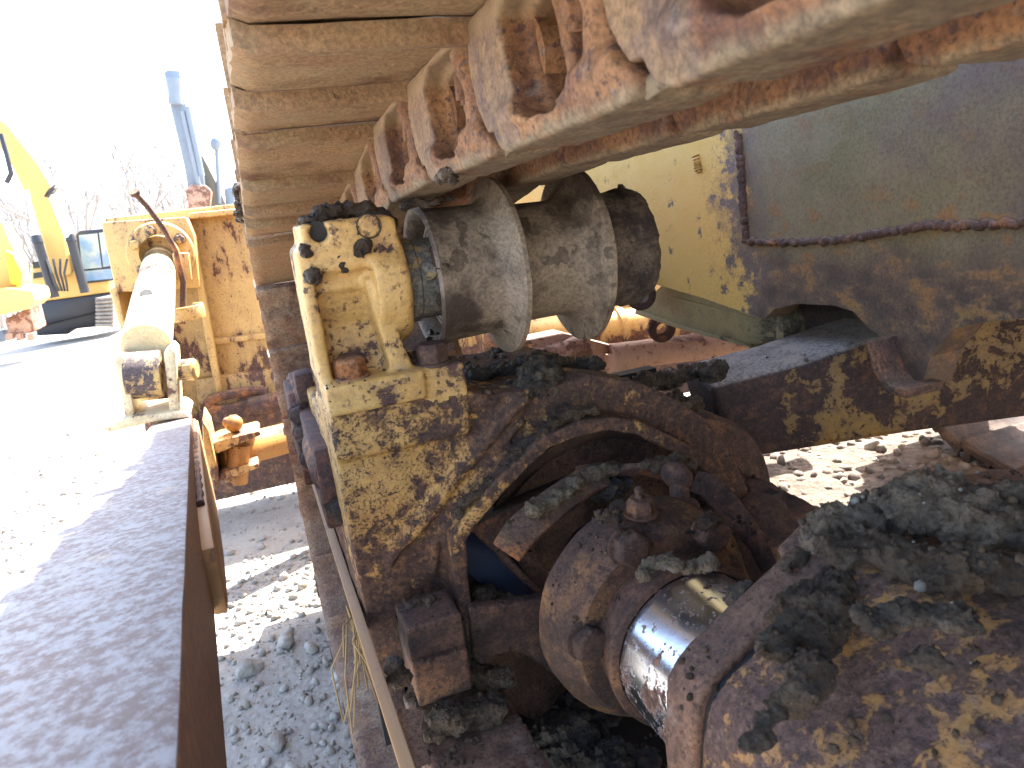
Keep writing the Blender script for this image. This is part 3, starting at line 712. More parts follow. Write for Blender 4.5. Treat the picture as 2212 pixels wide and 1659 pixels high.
# ------------------------------------------------------------------ cross beam, hull and belly
bmx = MB()
fr = [P(1536, 836, y=1.02), P(1720, 788, y=.98), P(1900, 728, y=.94), P(2300, 620, y=.85), P(2300, 892, y=.85), P(1960, 938, y=.93), P(1620, 992, y=1.0), P(1560, 930, y=1.02)]
prism(bmx, fr, (.05, .17, .0))
obj('cross_beam', bmx, m_beam, dozer, bevel=.014, seg=3)
lb = MB(); ribbon(lb, [P(1700, 976, y=.985), P(1960, 934, y=.925), P(2300, 884, y=.845)], .012, .012, (0, -1, 0))
hl = MB()
HX = .9
low = [(1180, 545), (1300, 585), (1380, 604), (1520, 644), (1650, 690), (1672, 668), (1720, 656), (1800, 660), (1842, 672), (1880, 712), (1918, 735), (1935, 800), (1958, 836), (1990, 838), (2010, 770), (2060, 712), (2120, 696), (2300, 680)]
L3 = [P(u, v, x=HX) for u, v in low]
poly = L3 + [Vector((HX, -.9, L3[-1].z)), Vector((HX, -.9, .62)), Vector((HX, 2.75, .62)), Vector((HX, 2.75, -.26))]
# split into columns so the cut-out lower edge stays clean
for i in range(len(L3)-1):
    a, c = L3[i], L3[i+1]
    prism(hl, [a, c, Vector((HX, c.y, .62)), Vector((HX, a.y, .62))], (.06, 0, 0))
a = L3[-1]; prism(hl, [a, Vector((HX, -.9, a.z)), Vector((HX, -.9, .62)), Vector((HX, a.y, .62))], (.06, 0, 0))
a = L3[0]; prism(hl, [Vector((HX, 2.7, -.27)), a, Vector((HX, a.y, .62)), Vector((HX, 2.7, .62))], (.06, 0, 0))
hull_ = obj('main_frame', hl, m_hull, dozer, ang=30)
for nm, pts, r_ in (('weld_bead', [(1596, 290), (1602, 360), (1606, 440), (1612, 516)], .0075), ('weld_bead', [(1606, 520), (1680, 524), (1760, 522), (1850, 514), (1920, 500), (2000, 488), (2090, 486), (2230, 480)], .0055)):
    w = MB(); L = [P(u, v, x=HX-.001) for u, v in pts]; D = []
    for i in range(len(L)-1):
        for t in np.linspace(0, 1, 22, endpoint=False): D.append(L[i].lerp(L[i+1], t)+Vector((0, .0015*math.sin(t*31+i), .002*math.sin(t*23))))
    tube(w, D, [r_*(1+.10*math.sin(i*1.3)+.35*random.random()) for i in range(len(D))], 10)
    obj(nm, w, m_rust_brown, hull_, ang=80, disp=(.010, .007))
w = MB(); L = [P(u, v, x=HX-.001) for u, v in ((1504, 335), (1508, 352), (1512, 372))]
D = [L[0].lerp(L[2], t) for t in np.linspace(0, 1, 18)]; tube(w, D, [.008*(1+.35*math.sin(i*2.2)) for i in range(18)], 10); obj('weld_stub', w, m_yellow, hull_, ang=80)
lgm = MB(); L = [P(u, v, x=HX-.012) for u, v in ((1916, 728), (1930, 790), (1956, 832), (2000, 842))]
ribbon(lgm, L, .07, .014, (1, 0, 0)); obj('hanger_lip', lgm, m_rust_brown, hull_, bevel=.003)
bx = MB(); prism(bx, [P(u, v, x=1.0) for u, v in ((1372, 672), (1442, 604), (1526, 613), (1676, 668), (1678, 735), (1616, 748), (1475, 708))], (.03, 0, 0))
prism(bx, [P(u, v, x=.985) for u, v in ((1676, 664), (1690, 700), (1694, 742), (1676, 738))], (.06, 0, 0))
prism(bx, [P(u, v, x=.992) for u, v in ((1373, 668), (1478, 704), (1618, 745), (1622, 752), (1476, 714), (1370, 678))], (.05, 0, 0)); prism(bx, [P(u, v, x=.996) for u, v in ((1450, 640), (1560, 668), (1676, 700), (1676, 704), (1560, 674), (1450, 645))], (.03, 0, 0))
belly = obj('belly_plate', bx, painted('scuffed cream plate', cover=.75, scale=16, paint=(.50, .38, .18), paint2=(.42, .32, .16), dust=.3, rust=((.10, .08, .05), (.2, .15, .09)), bump=.0008, stretch=(1, .4, 1)), hull_, bevel=.003)
pk_ = MB(); prism(pk_, [P(1686, 640, x=1.04), P(1990, 640, x=1.04), P(1990, 800, x=1.04), P(1686, 800, x=1.04)], (.03, 0, 0)); obj('frame_pocket', pk_, rusty('shaded pocket rust', o=.3, dust=.05, c1=(.03, .018, .014), c2=(.07, .036, .022), c3=(.16, .085, .025)), hull_)  # dark plate, shade of the hole under the hull put into its colour
for (u, v, r_, yy) in ((1387, 640, .034, 1.56), (1432, 712, .036, 1.75)):
    lm = MB(); q = P(u, v, y=yy)
    lathe(lm, q, (.25, 1, .1), [(0, r_*.50), (0, r_), (.004, r_*1.06), (.022, r_*1.06), (.026, r_), (.026, r_*.50), (0, r_*.50)], 40, caps=False)
    box(lm, q+Vector((.012, .014, r_*1.25)), (r_*1.7, .022, r_*1.1))
    obj('towing_lug', lm, m_yellow_rusty, hull_, bevel=.001, ang=50)
hd = MB()  # unseen hood, cab and body, sized to shade the push arm
box(hd, (1.48, 1.15, .62), (.90, 3.1, .62)); box(hd, (1.48, 1.05, 1.10), (1.46, 3.5, .42)); box(hd, (1.48, -1.5, .9), (1.5, 1.6, 1.5)); box(hd, (1.48, -1.4, 2.05), (1.45, 1.5, .75))
box(hd, (1.48, .6, -.22), (1.06, 2.6, .05)); box(hd, (1.92, .9, .1), (.06, 3.6, 1.0)); box(hd, (1.48, 2.72, .25), (1.1, .06, 1.2))
box(hd, (.62, -1.0, .46), (.5, 1.6, .05)); box(hd, (2.35, -1.0, .46), (.5, 1.6, .05))
obj('unseen_body', hd, m_yellow_far, dozer, bevel=.03)

# ------------------------------------------------------------------ push arm
nearR, nearL = P(385, 1640, y=.30), None
farR = P(413, 896, y=2.3); farL = P(328, 900, y=2.28)
slope = (farR.z-nearR.z)/(farR.y-nearR.y)
def armz(y): return nearR.z + slope*(y-nearR.y)
def armxr(y): return nearR.x + (farR.x-nearR.x)*(y-nearR.y)/(farR.y-nearR.y)
L0 = Vector((-.172, .45, armz(.45))); 
d0 = P(0, 1290, y=1.0); yy = (nearR.z-slope*nearR.y)/(d0.z-slope); L0 = P(0, 1290, y=yy)
def armxl(y): return L0.x + (farL.x-L0.x)*(y-L0.y)/(farL.y-L0.y)
am = MB(); ys = list(np.linspace(.12, 2.36, 30)); vs = []; fs = []
for y in ys:
    h = .172
    w_ = .0016*mnoise.noise((y*9, 0, 0))
    vs += [(armxl(y), y, armz(y)), (armxr(y)+w_, y, armz(y)+w_), (armxr(y)-.004, y, armz(y)-h), (armxl(y), y, armz(y)-h)]
for i in range(len(ys)-1):
    for k in range(4): fs.append((i*4+k, i*4+(k+1) % 4, (i+1)*4+(k+1) % 4, (i+1)*4+k))
fs += [(3, 2, 1, 0), tuple(len(vs)-4+k for k in range(4))]
am.add(vs, fs)
arm = obj('push_arm', am, m_arm, dozer, bevel=.004, seg=2)
g = MB(); pl = []
for y, a, c in ((2.34, .022, .30), (1.6, .036, .265), (1.10, .062, .205), (.98, .085, .180)):
    pl.append((y, a, c))
top = [Vector((armxr(y)-.004, y, armz(y)-a)) for y, a, c in pl]; bot = [Vector((armxr(y)-.006, y, armz(y)-c)) for y, a, c in pl]
prism(g, top+bot[::-1], (.018, 0, 0)); obj('side_plate', g, m_strip, arm, bevel=.004)
g = MB(); D = [Vector((armxr(y)+.004, y, armz(y)-a+.002)) for y, a in zip(np.linspace(2.3, 1.15, 50), np.linspace(.02, .058, 50))]
tube(g, D, [.0055*(1+.3*math.sin(i*2.1)) for i in range(50)], 8); obj('weld_bead', g, m_rust_brown, arm, ang=80)
m_yellow_eye = painted('chipped amber eye', cover=.56, scale=30, spots=.8, dust=.05, paint=(.55, .36, .11), paint2=(.50, .32, .12), rust=((.07, .055, .055), (.13, .09, .08)))
# clevis on the arm end, pin and brace tube
def lerp(a, b_, t): return a+(b_-a)*t
cv = MB()
prism(cv, [P(u, v, y=2.22) for u, v in ((353, 762), (366, 750), (380, 762), (388, 890), (366, 894))], (0, .16, 0))
prism(cv, [P(u, v, y=2.22) for u, v in ((246, 778), (258, 765), (270, 775), (292, 900), (272, 906))], (0, .16, 0))
prism(cv, [P(u, v, y=2.20) for u, v in ((222, 925), (280, 900), (396, 888), (412, 902), (330, 912), (232, 935))], (0, .2, 0))
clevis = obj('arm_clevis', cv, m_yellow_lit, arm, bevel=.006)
ey = MB(); a = P(270, 812, y=2.27); c = P(352, 806, y=2.27); ax_ = (c-a)
lathe(ey, a, ax_, [(0, .05), (.003, .066), (ax_.length-.003, .066), (ax_.length, .05)], 48)
pn = MB(); c2 = P(388, 800, y=2.28); ax2 = P(426, 797, y=2.27)-c2; lathe(pn, c2, ax2, [(0, .030), (ax2.length*.85, .032), (ax2.length, .024)], 24); box(pn, c2+ax2*.5+Vector((0, -.03, .01)), (.02, .02, .02))
b0 = P(346, 556, y=3.10); b1 = P(316, 748, y=2.32)
br = MB(); ln = (b0-b1).length; lathe(br, b1, b0-b1, [(0, .050), (0, .0665), (.006, .068), (ln*.4, .065), (ln*.84, .057), (ln*.85, .049), (ln*.93, .049), (ln*.935, .055), (ln, .055)], 56)
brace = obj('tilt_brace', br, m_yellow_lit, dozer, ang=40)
obj('brace_eye', ey, m_yellow_eye, brace, ang=40); obj('clevis_pin', pn, m_yellow_eye, brace, ang=40)
hl_ = MB(); q = b1.lerp(b0, .33); hl_c = (Vector((0, 0, 0))-q).normalized(); up_ = Vector((0, 0, 1)); lathe(hl_, q+Vector((0, -.03, .052)), Vector((0, -.5, .86)), [(0, .018), (.012, .018)], 24); obj('brace_hole', hl_, m_dark, brace)
lk = MB(); box(lk, P(394, 576, y=2.98), (.055, .05, .10), Matrix.Rotation(.1, 3, 'Y')); brk = obj('lock_block', lk, m_yellow_far, brace, bevel=.005)
rd = MB(); tube(rd, [P(394, 700, y=2.9), P(396, 610, y=2.92), P(384, 560, y=2.9), P(380, 542, y=2.9), P(352, 492, y=2.86), P(318, 446, y=2.83), P(294, 420, y=2.80)], [.0105, .0105, .010, .0095, .0095, .0095, .0095], 10)
lathe(rd, P(294, 420, y=2.80), P(290, 414, y=2.795)-P(294, 420, y=2.80), [(0, .01), (0, .017), (.012, .017)], 16)
obj('bent_lever', rd, m_rust_brown, brace, ang=50)
hp_ = MB(); q = P(398, 675, y=2.95); n_ = 22
ribbon(hp_, [q+Vector((.064*math.cos(rad(t)), .075*math.sin(rad(t)), 0)) for t in np.linspace(-200, 60, n_)], .05, .014, (0, 0, 1)); obj('lever_hoop', hp_, m_yellow_far, brace, bevel=.003)

# ------------------------------------------------------------------ blade
bl = MB(); BY = 3.25
def pb_(L, y): return [P(u, v, y=y) for u, v in L]
prism(bl, [Vector((-.46, BY+.06, .10)), Vector((3.4, BY+.06, .10)), Vector((3.4, BY+.06, -1.13)), Vector((-.46, BY+.06, -1.13))], (0, .05, 0))
prism(bl, pb_([(218, 480), (402, 468), (420, 510), (432, 622), (250, 632)], 3.06), (0, .28, 0))
prism(bl, pb_([(236, 626), (252, 618), (268, 690), (300, 770), (350, 900), (370, 1010), (330, 1010), (285, 800)], 3.05), (0, .3, 0))
prism(bl, pb_([(404, 500), (418, 500), (440, 620), (466, 760), (480, 850), (466, 850), (440, 720)], 3.20), (0, .1, 0))
prism(bl, pb_([(440, 735), (600, 716), (610, 728), (442, 748)], 3.28), (0, .05, 0))
prism(bl, pb_([(405, 460), (620, 440), (620, 452), (408, 474)], 3.22), (0, .12, 0))
prism(bl, pb_([(420, 820), (640, 790), (660, 980), (440, 985)], 3.27), (0, .06, 0))
blade = obj('dozer_blade', bl, m_yellow_far, dozer, bevel=.008)
fl2 = MB(); q = P(348, 548, y=3.055); lathe(fl2, q, (0, -1, 0), [(-.02, .117), (.018, .117), (.026, .111), (.026, .062)], 64, caps=False); lathe(fl2, q+Vector((0, .02, 0)), (0, -1, 0), [(0, .001), (.03, .07), (.10, .066)], 40, caps=False)
pf = obj('pivot_flange', fl2, m_yellow_far, blade, ang=40)
for t in (100, 150, 30, 215, 330):
    hb = MB(); hexhead(hb, q+Vector((.088*math.cos(rad(t)), -.026, .088*math.sin(rad(t)))), (0, -1, 0), .018, .02); obj('hex_bolt', hb, m_yellow_eye, pf, ang=30)
sk = MB(); q = P(500, 868, y=3.15); n_ = 20
tube(sk, [q+Vector((.075*math.cos(2*math.pi*i/n_)+(.06 if math.cos(2*math.pi*i/n_) > 0 else -.02), .02, .028*math.sin(2*math.pi*i/n_))) for i in range(n_+1)], .02, 10); box(sk, q+Vector((-.02, .05, -.05)), (.2, .1, .05)); lathe(sk, P(540, 880, y=3.15), (1, -.05, .02), [(0, .04), (.3, .045)], 24)
obj('tow_eye', sk, m_rust_brown, blade, ang=45, bevel=.003)
# stabiliser joint between arm and blade centre
jn = MB(); prism(jn, pb_([(446, 965), (470, 952), (560, 930), (566, 940), (500, 968), (460, 985)], 2.45), (0, .14, 0)); prism(jn, pb_([(460, 1040), (480, 1020), (560, 1000), (560, 1012), (478, 1040)], 2.45), (0, .14, 0))
prism(jn, pb_([(436, 905), (452, 930), (470, 1010), (474, 1060), (462, 1060), (440, 980)], 2.42), (0, .2, 0))
joint = obj('stabiliser_fork', jn, m_yellow_far, arm, bevel=.008)
js = MB(); lathe(js, P(470, 985, y=2.55), P(700, 925, y=2.75)-P(470, 985, y=2.55), [(0, .05), (.02, .068), (.12, .068), (.14, .055), (.9, .055)], 32); lathe(js, P(517, 960, y=2.5), P(512, 1030, y=2.5)-P(517, 960, y=2.5), [(0, .035), (.13, .035)], 20); ball(js, P(505, 915, y=2.5), .03, 2); ball(js, P(492, 912, y=2.5), .018, 2)
obj('stabiliser_bar', js, painted('orange tube', cover=.7, scale=12, paint=(.42, .20, .04), paint2=(.36, .17, .05), dust=.05), arm, ang=45)
# far side: cross tube and brace seen past the roller
ft = MB(); lathe(ft, P(1040, 735, y=3.1), P(1400, 700, y=3.0)-P(1040, 735, y=3.1), [(0, .085), (2.0, .085)], 32)
for t in (.25, .55, .8):
    c = P(1040, 735, y=3.1).lerp(P(1400, 700, y=3.0), t); lathe(ft, c, (1, -.1, .05), [(0, .095), (.03, .095)], 32)
obj('blade_tube', ft, m_yellow_far, blade, ang=45)
pk = MB(); a, c = P(1320, 772, y=2.6), P(1620, 735, y=2.5); lathe(pk, a, c-a, [(0, .055), (.9, .055)], 32); a2 = P(1180, 775, y=2.62); lathe(pk, a2, (1, 0, .08), [(-.3, .05), (.18, .06)], 24)
prism(pk, [P(u, v, y=2.62) for u, v in ((1120, 740), (1220, 720), (1330, 748), (1350, 756), (1330, 766), (1220, 760))], (0, .12, 0)); lathe(pk, P(1336, 760, y=2.6), (0, 0, -1), [(0, .058), (.09, .058), (.10, .045), (.14, .045)], 24)
obj('stabiliser_brace', pk, m_pink, dozer, ang=45, bevel=.003)
# ------------------------------------------------------------------ mud, straw, stones
m_stone_grit = NT('pale grit'); m_stone_grit = m_stone_grit.set(m_stone_grit.mix(m_stone_grit.ramp(m_stone_grit.noise(40, 2), .4, .6), (.26, .23, .19), (.12, .10, .08)), .8)
def mud(name, label, cents, seed, m=None, n=44, vox=.0036, amp=.010, spread=1.0, sq=(1, 1, .75), cat='mud clump', lumps=(.14, .5), grp='mud stuck on the machine'):
    random.seed(seed); mb = MB(); cs = []
    for c in cents:
        p = Vector(c[0]); r = c[1]; cs.append(p)
        s = c[2] if len(c) > 2 else sq
        ball(mb, p, r*.8, 3, (1, 1, 1)) if False else mb.add([p+Vector((q[0]*r*s[0], q[1]*r*s[1], q[2]*r*s[2])) for q in ico(3)[0]], ico(3)[1])
        for i in range(n):
            d = Vector((random.gauss(0, 1), random.gauss(0, 1), random.gauss(0, 1))).normalized()
            k = random.uniform(*lumps)*r*.75
            ball(mb, p+Vector((d.x*r*s[0]*spread, d.y*r*s[1]*spread, d.z*r*s[2]*spread))*random.uniform(.75, 1.1), k, 2, (1, random.uniform(.6, 1), random.uniform(.5, 1)))
    o = obj(name, mb, m or m_mud, None, remesh=max(.0014, vox*.6), smooth=1, disp=(.012, amp*1.1, 4), disp2=(.0045, min(.0036, amp*.5), 2, 1), rang=38)
    return tag(o, label, cat, grp)

def line(pts, r, k, axis='y'):
    """points (u,v,depth) -> spheres spaced along them"""
    L = [P(u, v, **{axis: d}) for u, v, d in pts]; out = []
    for i in range(len(L)-1):
        for t in np.linspace(0, 1, k, endpoint=False): out.append((L[i].lerp(L[i+1], t)+Vector((random.uniform(-1, 1), random.uniform(-1, 1), random.uniform(-1, 1)))*r*.35, r*random.uniform(.6, 1.15)))
    return out

mud('mud_clump', 'dark wet mud crusted along the top of the yellow roller bracket', line([(665, 480, .94), (700, 460, .95), (740, 454, .955), (790, 456, .955), (830, 466, .95), (852, 490, .945)], .012, 5), 1, n=14)
mud('mud_clump', 'dark mud dribble hanging on the right of the bracket face under the round plug', [(P(783, 528, y=.90), .010), (P(778, 545, y=.90), .008), (P(790, 540, y=.90), .007), (P(774, 505, y=.902), .003), (P(773, 490, y=.902), .0025)], 2, n=14, vox=.002, amp=.004)
mud('mud_clump', 'small dark mud splat in the middle of the bracket face', [(P(737, 570, y=.912), .008), (P(733, 556, y=.912), .007), (P(745, 582, y=.912), .006)], 3, n=14, vox=.002, amp=.004)
mud('mud_clump', 'rounded mud splat low on the bracket left edge', [(P(676, 600, y=.905), .011), (P(674, 590, y=.905), .010)], 4, n=14, vox=.002, amp=.004)
mud('mud_clump', 'smooth grey mud drip just under the bolt hole of the bracket', [(P(662, 548, y=.904), .008), (P(657, 536, y=.904), .007)], 5, n=6, vox=.002, amp=.002)
mud('mud_clump', 'mud packed round the bracket foot bolt beside the roller', line([(905, 770, .93), (900, 795, .92), (925, 790, .925), (950, 762, .95)], .012, 3), 6, n=12)
mud('mud_clump', 'thin black mud layer with crumbs across the deck behind the bracket foot', line([(1010, 815, 1.05), (1060, 800, 1.08), (1110, 795, 1.08), (1160, 790, 1.06), (1230, 790, 1.05), (1280, 800, 1.02)], .022, 4)+line([(1010, 850, .99), (1080, 838, .98), (1140, 830, .98)], .014, 4), 7, m=mudmat('black deck mud', (.020, .017, .015), (.07, .055, .042), .4, 60), n=16, sq=(1, 1.3, .45))
mud('mud_clump', 'largest brown wet mud heap on the crown of the arch casting', [(P(1165, 815, y=.945), .032), (P(1150, 840, y=.92), .024), (P(1185, 840, y=.92), .022), (P(1175, 790, y=.96), .024)], 8, m=mudmat('brown wet mud', (.036, .025, .015), (.10, .070, .043), .2, 80), n=40, amp=.014)
mud('mud_clump', 'dark mud heap where the amber beam meets the arch casting', line([(1400, 828, 1.03), (1450, 815, 1.03), (1490, 800, 1.02), (1530, 795, 1.0), (1560, 805, .99)], .022, 3)+line([(1470, 860, .97), (1500, 885, .95), (1510, 850, .97)], .015, 3), 9, n=26, amp=.013)
mud('mud_clump', 'mud lumps along the top of the raised arch lip', line([(1280, 885, .865), (1240, 893, .865), (1205, 910, .865), (1170, 935, .865), (1130, 965, .865), (1100, 992, .865)], .0115, 4), 10, n=14, amp=.009)
mud('mud_clump', 'mud smear on the left bend of the arch lip', line([(1060, 1040, .862), (1030, 1068, .862), (1000, 1090, .862), (988, 1120, .862)], .009, 4), 11, n=10, vox=.0026, amp=.006, m=m_mud_dry)
mud('mud_clump', 'shiny tan clay spread over the bent guard strap', line([(1150, 1105, .815), (1185, 1085, .822), (1220, 1062, .832), (1255, 1035, .842), (1300, 1015, .85), (1325, 1005, .85)], .0125, 4), 12, m=m_tanmud, n=12, amp=.008)
mud('mud_clump', 'greasy black mud hanging below the guard strap', line([(1280, 1055, .86), (1320, 1060, .85), (1360, 1050, .84)], .018, 3), 13, n=22, m=mudmat('greasy black mud', (.008, .007, .007), (.03, .024, .02), .18, 50))
mud('mud_clump', 'mud lumps on the thin strap end behind the grease fitting', line([(1400, 1010, .82), (1430, 1005, .82), (1460, 1000, .82), (1500, 1015, .81)], .013, 3), 14, n=14, m=m_mud_dry)
mud('mud_clump', 'mud collar over the top of the chrome rod', line([(1385, 1245, .60), (1405, 1215, .61), (1440, 1215, .59), (1475, 1225, .575), (1505, 1222, .58), (1540, 1225, .565)], .010, 3), 15, m=m_tanmud, n=10, vox=.0028, amp=.006)
mud('mud_clump', 'pale mud lump at the right end of the chrome rod', [(P(1600, 1290, y=.452), .012), (P(1612, 1282, y=.452), .010), (P(1595, 1282, y=.458), .010)], 16, m=m_mud_dry, n=20, vox=.0028)
mud('mud_clump', 'mud crown over the bolt at the foot of the arch casting', line([(880, 1318, .85), (910, 1300, .85), (940, 1310, .85), (970, 1340, .84), (880, 1345, .84)], .013, 3), 17, n=16, m=m_mud_dry)
mud('mud_clump', 'mud packed between the arch foot and the black wrap', line([(1020, 1315, .88), (1045, 1290, .89), (1075, 1300, .89), (1105, 1318, .87), (1050, 1335, .87)], .018, 3), 18, n=18, m=m_mud_dry)
mud('mud_clump', 'mud bank below the stacked lugs', line([(905, 1498, .82), (960, 1480, .84), (1020, 1450, .85), (1060, 1460, .83), (1090, 1480, .80)], .018, 4), 19, n=16, m=m_mud_dry)
mud('mud_clump', 'large crumbly mud pile on the rusty side ledge', line([(950, 1560, .77), (1000, 1550, .77), (1040, 1535, .78), (1080, 1530, .78)], .020, 4)+line([(930, 1590, .76), (960, 1585, .76)], .012, 3), 20, n=24, m=m_mud_dry)
mud('mud_clump', 'dark mud covering the pit floor under the rod flange', line([(1130, 1520, 1.0), (1190, 1540, .98), (1250, 1560, .95), (1320, 1580, .9), (1180, 1600, .85), (1280, 1640, .8), (1380, 1650, .75)], .045, 4), 21, n=20, vox=.006, amp=.02, sq=(1, 1, .5), m=mudmat('pit mud', (.022, .018, .016), (.06, .05, .042), .4, 40))
mud('mud_clump', 'mud lumps on the left upper edge of the rod flange', line([(1300, 1112, .70), (1335, 1090, .70), (1330, 1140, .662), (1375, 1165, .66)], .008, 3), 22, n=12, vox=.0026, amp=.006)
mud('mud_clump', 'mud lump on the upper right flange bolt', [(P(1525, 1128, y=.65), .012), (P(1545, 1120, y=.655), .009)], 23, n=20, vox=.0026, amp=.007)
# housing heaps (close to the lens)
def hz(u, v, y): return P(u, v, y=y)
HM = mudmat('heaped grey mud', (.060, .042, .028), (.18, .13, .088), .2, 80)
def heap(L, r, k): 
    out = []
    L = [P(u, v, z=z) for u, v, z in L]
    for i in range(len(L)-1):
        for t in np.linspace(0, 1, k, endpoint=False): out.append((L[i].lerp(L[i+1], t)+Vector((random.uniform(-1, 1), random.uniform(-1, 1), random.uniform(-.6, .6)))*r*.5, r*random.uniform(.55, 1.2)))
    return out
random.seed(77)
mud('mud_clump', 'left crest of grey mud over the corner of the near end plate', heap([(1800, 1160, -.272), (1850, 1130, -.262), (1910, 1108, -.254)], .019, 4), 24, n=46, amp=.011, m=HM, sq=(1, 1, .7))
mud('mud_clump', 'biggest grey mud heap with a round pebble along the top border of the near housing', heap([(1950, 1100, -.250), (2010, 1092, -.246), (2080, 1110, -.246), (2170, 1115, -.246), (2270, 1110, -.246)], .019, 5) + heap([(1990, 1150, -.256), (2200, 1160, -.256)], .010, 3), 42, n=40, amp=.012, m=HM, sq=(1, 1, .75))
mud('mud_clump', 'wide flat mud patch in the middle of the near mud', heap([(1840, 1195, -.268), (1910, 1190, -.262), (1970, 1215, -.260), (2040, 1225, -.258), (2110, 1220, -.256)], .015, 5), 43, n=40, amp=.010, m=m_mud_dry, sq=(1, 1, .6))
mud('mud_clump', 'dark wet mud lump near the right border below the big heap', heap([(2150, 1230, -.256), (2210, 1235, -.256), (2270, 1245, -.256)], .015, 4), 44, n=36, amp=.010, m=m_mud, sq=(1, 1, .7))
mud('mud_clump', 'small crumbly clod on the amber patches of the near housing', heap([(1980, 1420, -.280), (2010, 1425, -.280), (2040, 1445, -.280)], .008, 3), 45, n=30, amp=.006, vox=.003, m=m_mud, sq=(1, 1, .6))
mud('mud_clump', 'thin mud smear at the bottom edge of the near housing', heap([(1640, 1600, -.295), (1660, 1560, -.295), (1690, 1530, -.295)], .007, 4), 46, n=20, amp=.005, vox=.003, m=m_mud_dry, sq=(1, 1, .5))
mud('mud_clump', 'tongue of grey mud trailing from the big heap towards the housing middle', heap([(1850, 1340, -.272), (1910, 1330, -.270), (1970, 1320, -.268), (2050, 1335, -.264), (2090, 1360, -.264)], .0105, 4), 41, n=36, amp=.008, m=HM, sq=(1, 1, .55))
mud('mud_clump', 'middle mud lump lying across the slot of the near housing', line([(1700, 1330, .385), (1750, 1300, .385), (1800, 1270, .385), (1840, 1250, .385)], .016, 4)+line([(1690, 1380, .35), (1760, 1350, .355), (1830, 1320, .355)], .016, 3), 25, n=20, amp=.011, m=m_mud_dry)
mud('mud_clump', 'dark flat mud smear low on the near housing', line([(1700, 1520, .315), (1740, 1470, .32), (1770, 1430, .325)], .013, 4), 26, n=10, amp=.007, m=m_mud_dry)
mud('mud_clump', 'mud strip at the right border of the near housing', line([(2020, 1330, .33), (2100, 1310, .33), (2180, 1300, .325)], .014, 4), 27, n=16, amp=.010, m=m_mud_dry)
mud('mud_clump', 'dark mud lump at the far right of the near housing', [(P(2190, 1420, y=.29), .018), (P(2210, 1400, y=.29), .018), (P(2200, 1450, y=.285), .012)], 28, n=22, amp=.010, m=m_mud)
mud('mud_clump', 'small crumbs of mud on the slanted end plate', line([(1690, 1225, .425), (1740, 1195, .43), (1770, 1190, .43), (1800, 1160, .43)], .009, 3), 29, n=14, vox=.0028, amp=.007, m=m_mud_dry)
mud('mud_clump', 'dark mud blob on the roller top where the rail runs', line([(872, 445, .93), (900, 438, .93), (940, 436, .92), (980, 430, .91)], .007, 4), 30, n=10, vox=.0026, amp=.006)
mud('mud_clump', 'grey mud stuck on the third rail nose left of the roller', [(P(968, 375, x=.198), .010), (P(955, 385, x=.198), .008), (P(980, 390, x=.198), .006)], 31, n=16, vox=.0028, amp=.006, m=m_mud_dry)
mud('mud_clump', 'black mud beside the guard lip of the track frame', line([(730, 1075, 1.02), (736, 1095, 1.0), (740, 1115, .98)], .016, 3), 32, n=16)
mud('mud_clump', 'mud wedged beside the ledge next to the guard lip', line([(850, 1430, .78), (865, 1455, .77), (872, 1480, .76)], .012, 3), 33, n=14, m=m_mud_dry)
mud('mud_clump', 'mud crust on the outer ends of the upper track plates', line([(514, 400, 1.5), (515, 425, 1.6), (517, 450, 1.72), (522, 480, 1.85)], .011, 5), 34, n=14, vox=.005, amp=.010)
mud('mud_clump', 'dark mud crust on the left rim of the carrier roller', line([(940, 520, .90), (955, 570, .885), (962, 615, .885), (958, 660, .895)], .008, 4), 35, n=22, amp=.005, vox=.0026, sq=(1, .6, 1))
mud('mud_clump', 'muddy ring crust on the right end cap of the roller', line([(1345, 410, .96), (1368, 470, .93), (1376, 540, .915), (1366, 610, .925)], .010, 5), 36, n=18, amp=.008, vox=.003, sq=(.8, .8, 1))
# smooth clay worked onto the running rails
for i, (y0, lab) in enumerate(((.471, 'smooth tan clay smear along the nearest running rail'), (.698, 'thin tan clay smear along the second running rail'))):
    zr = .056-.045*y0
    L = [((.203+.012*random.random(), y0-.03-.17*t, zr+.006+.008*t+.0035*random.random()), (.0055 if i else .0078)*(.7+.5*math.sin(math.pi*min(1, t*1.1+.1))), (.55, 2.8, .75)) for t in np.linspace(0, 1, 9)]
    mud('clay_smear', lab, L, 50+i, m=m_clay, n=3, vox=.0028, amp=.003, lumps=(.15, .35), cat='clay smear', grp='clay on the rails')

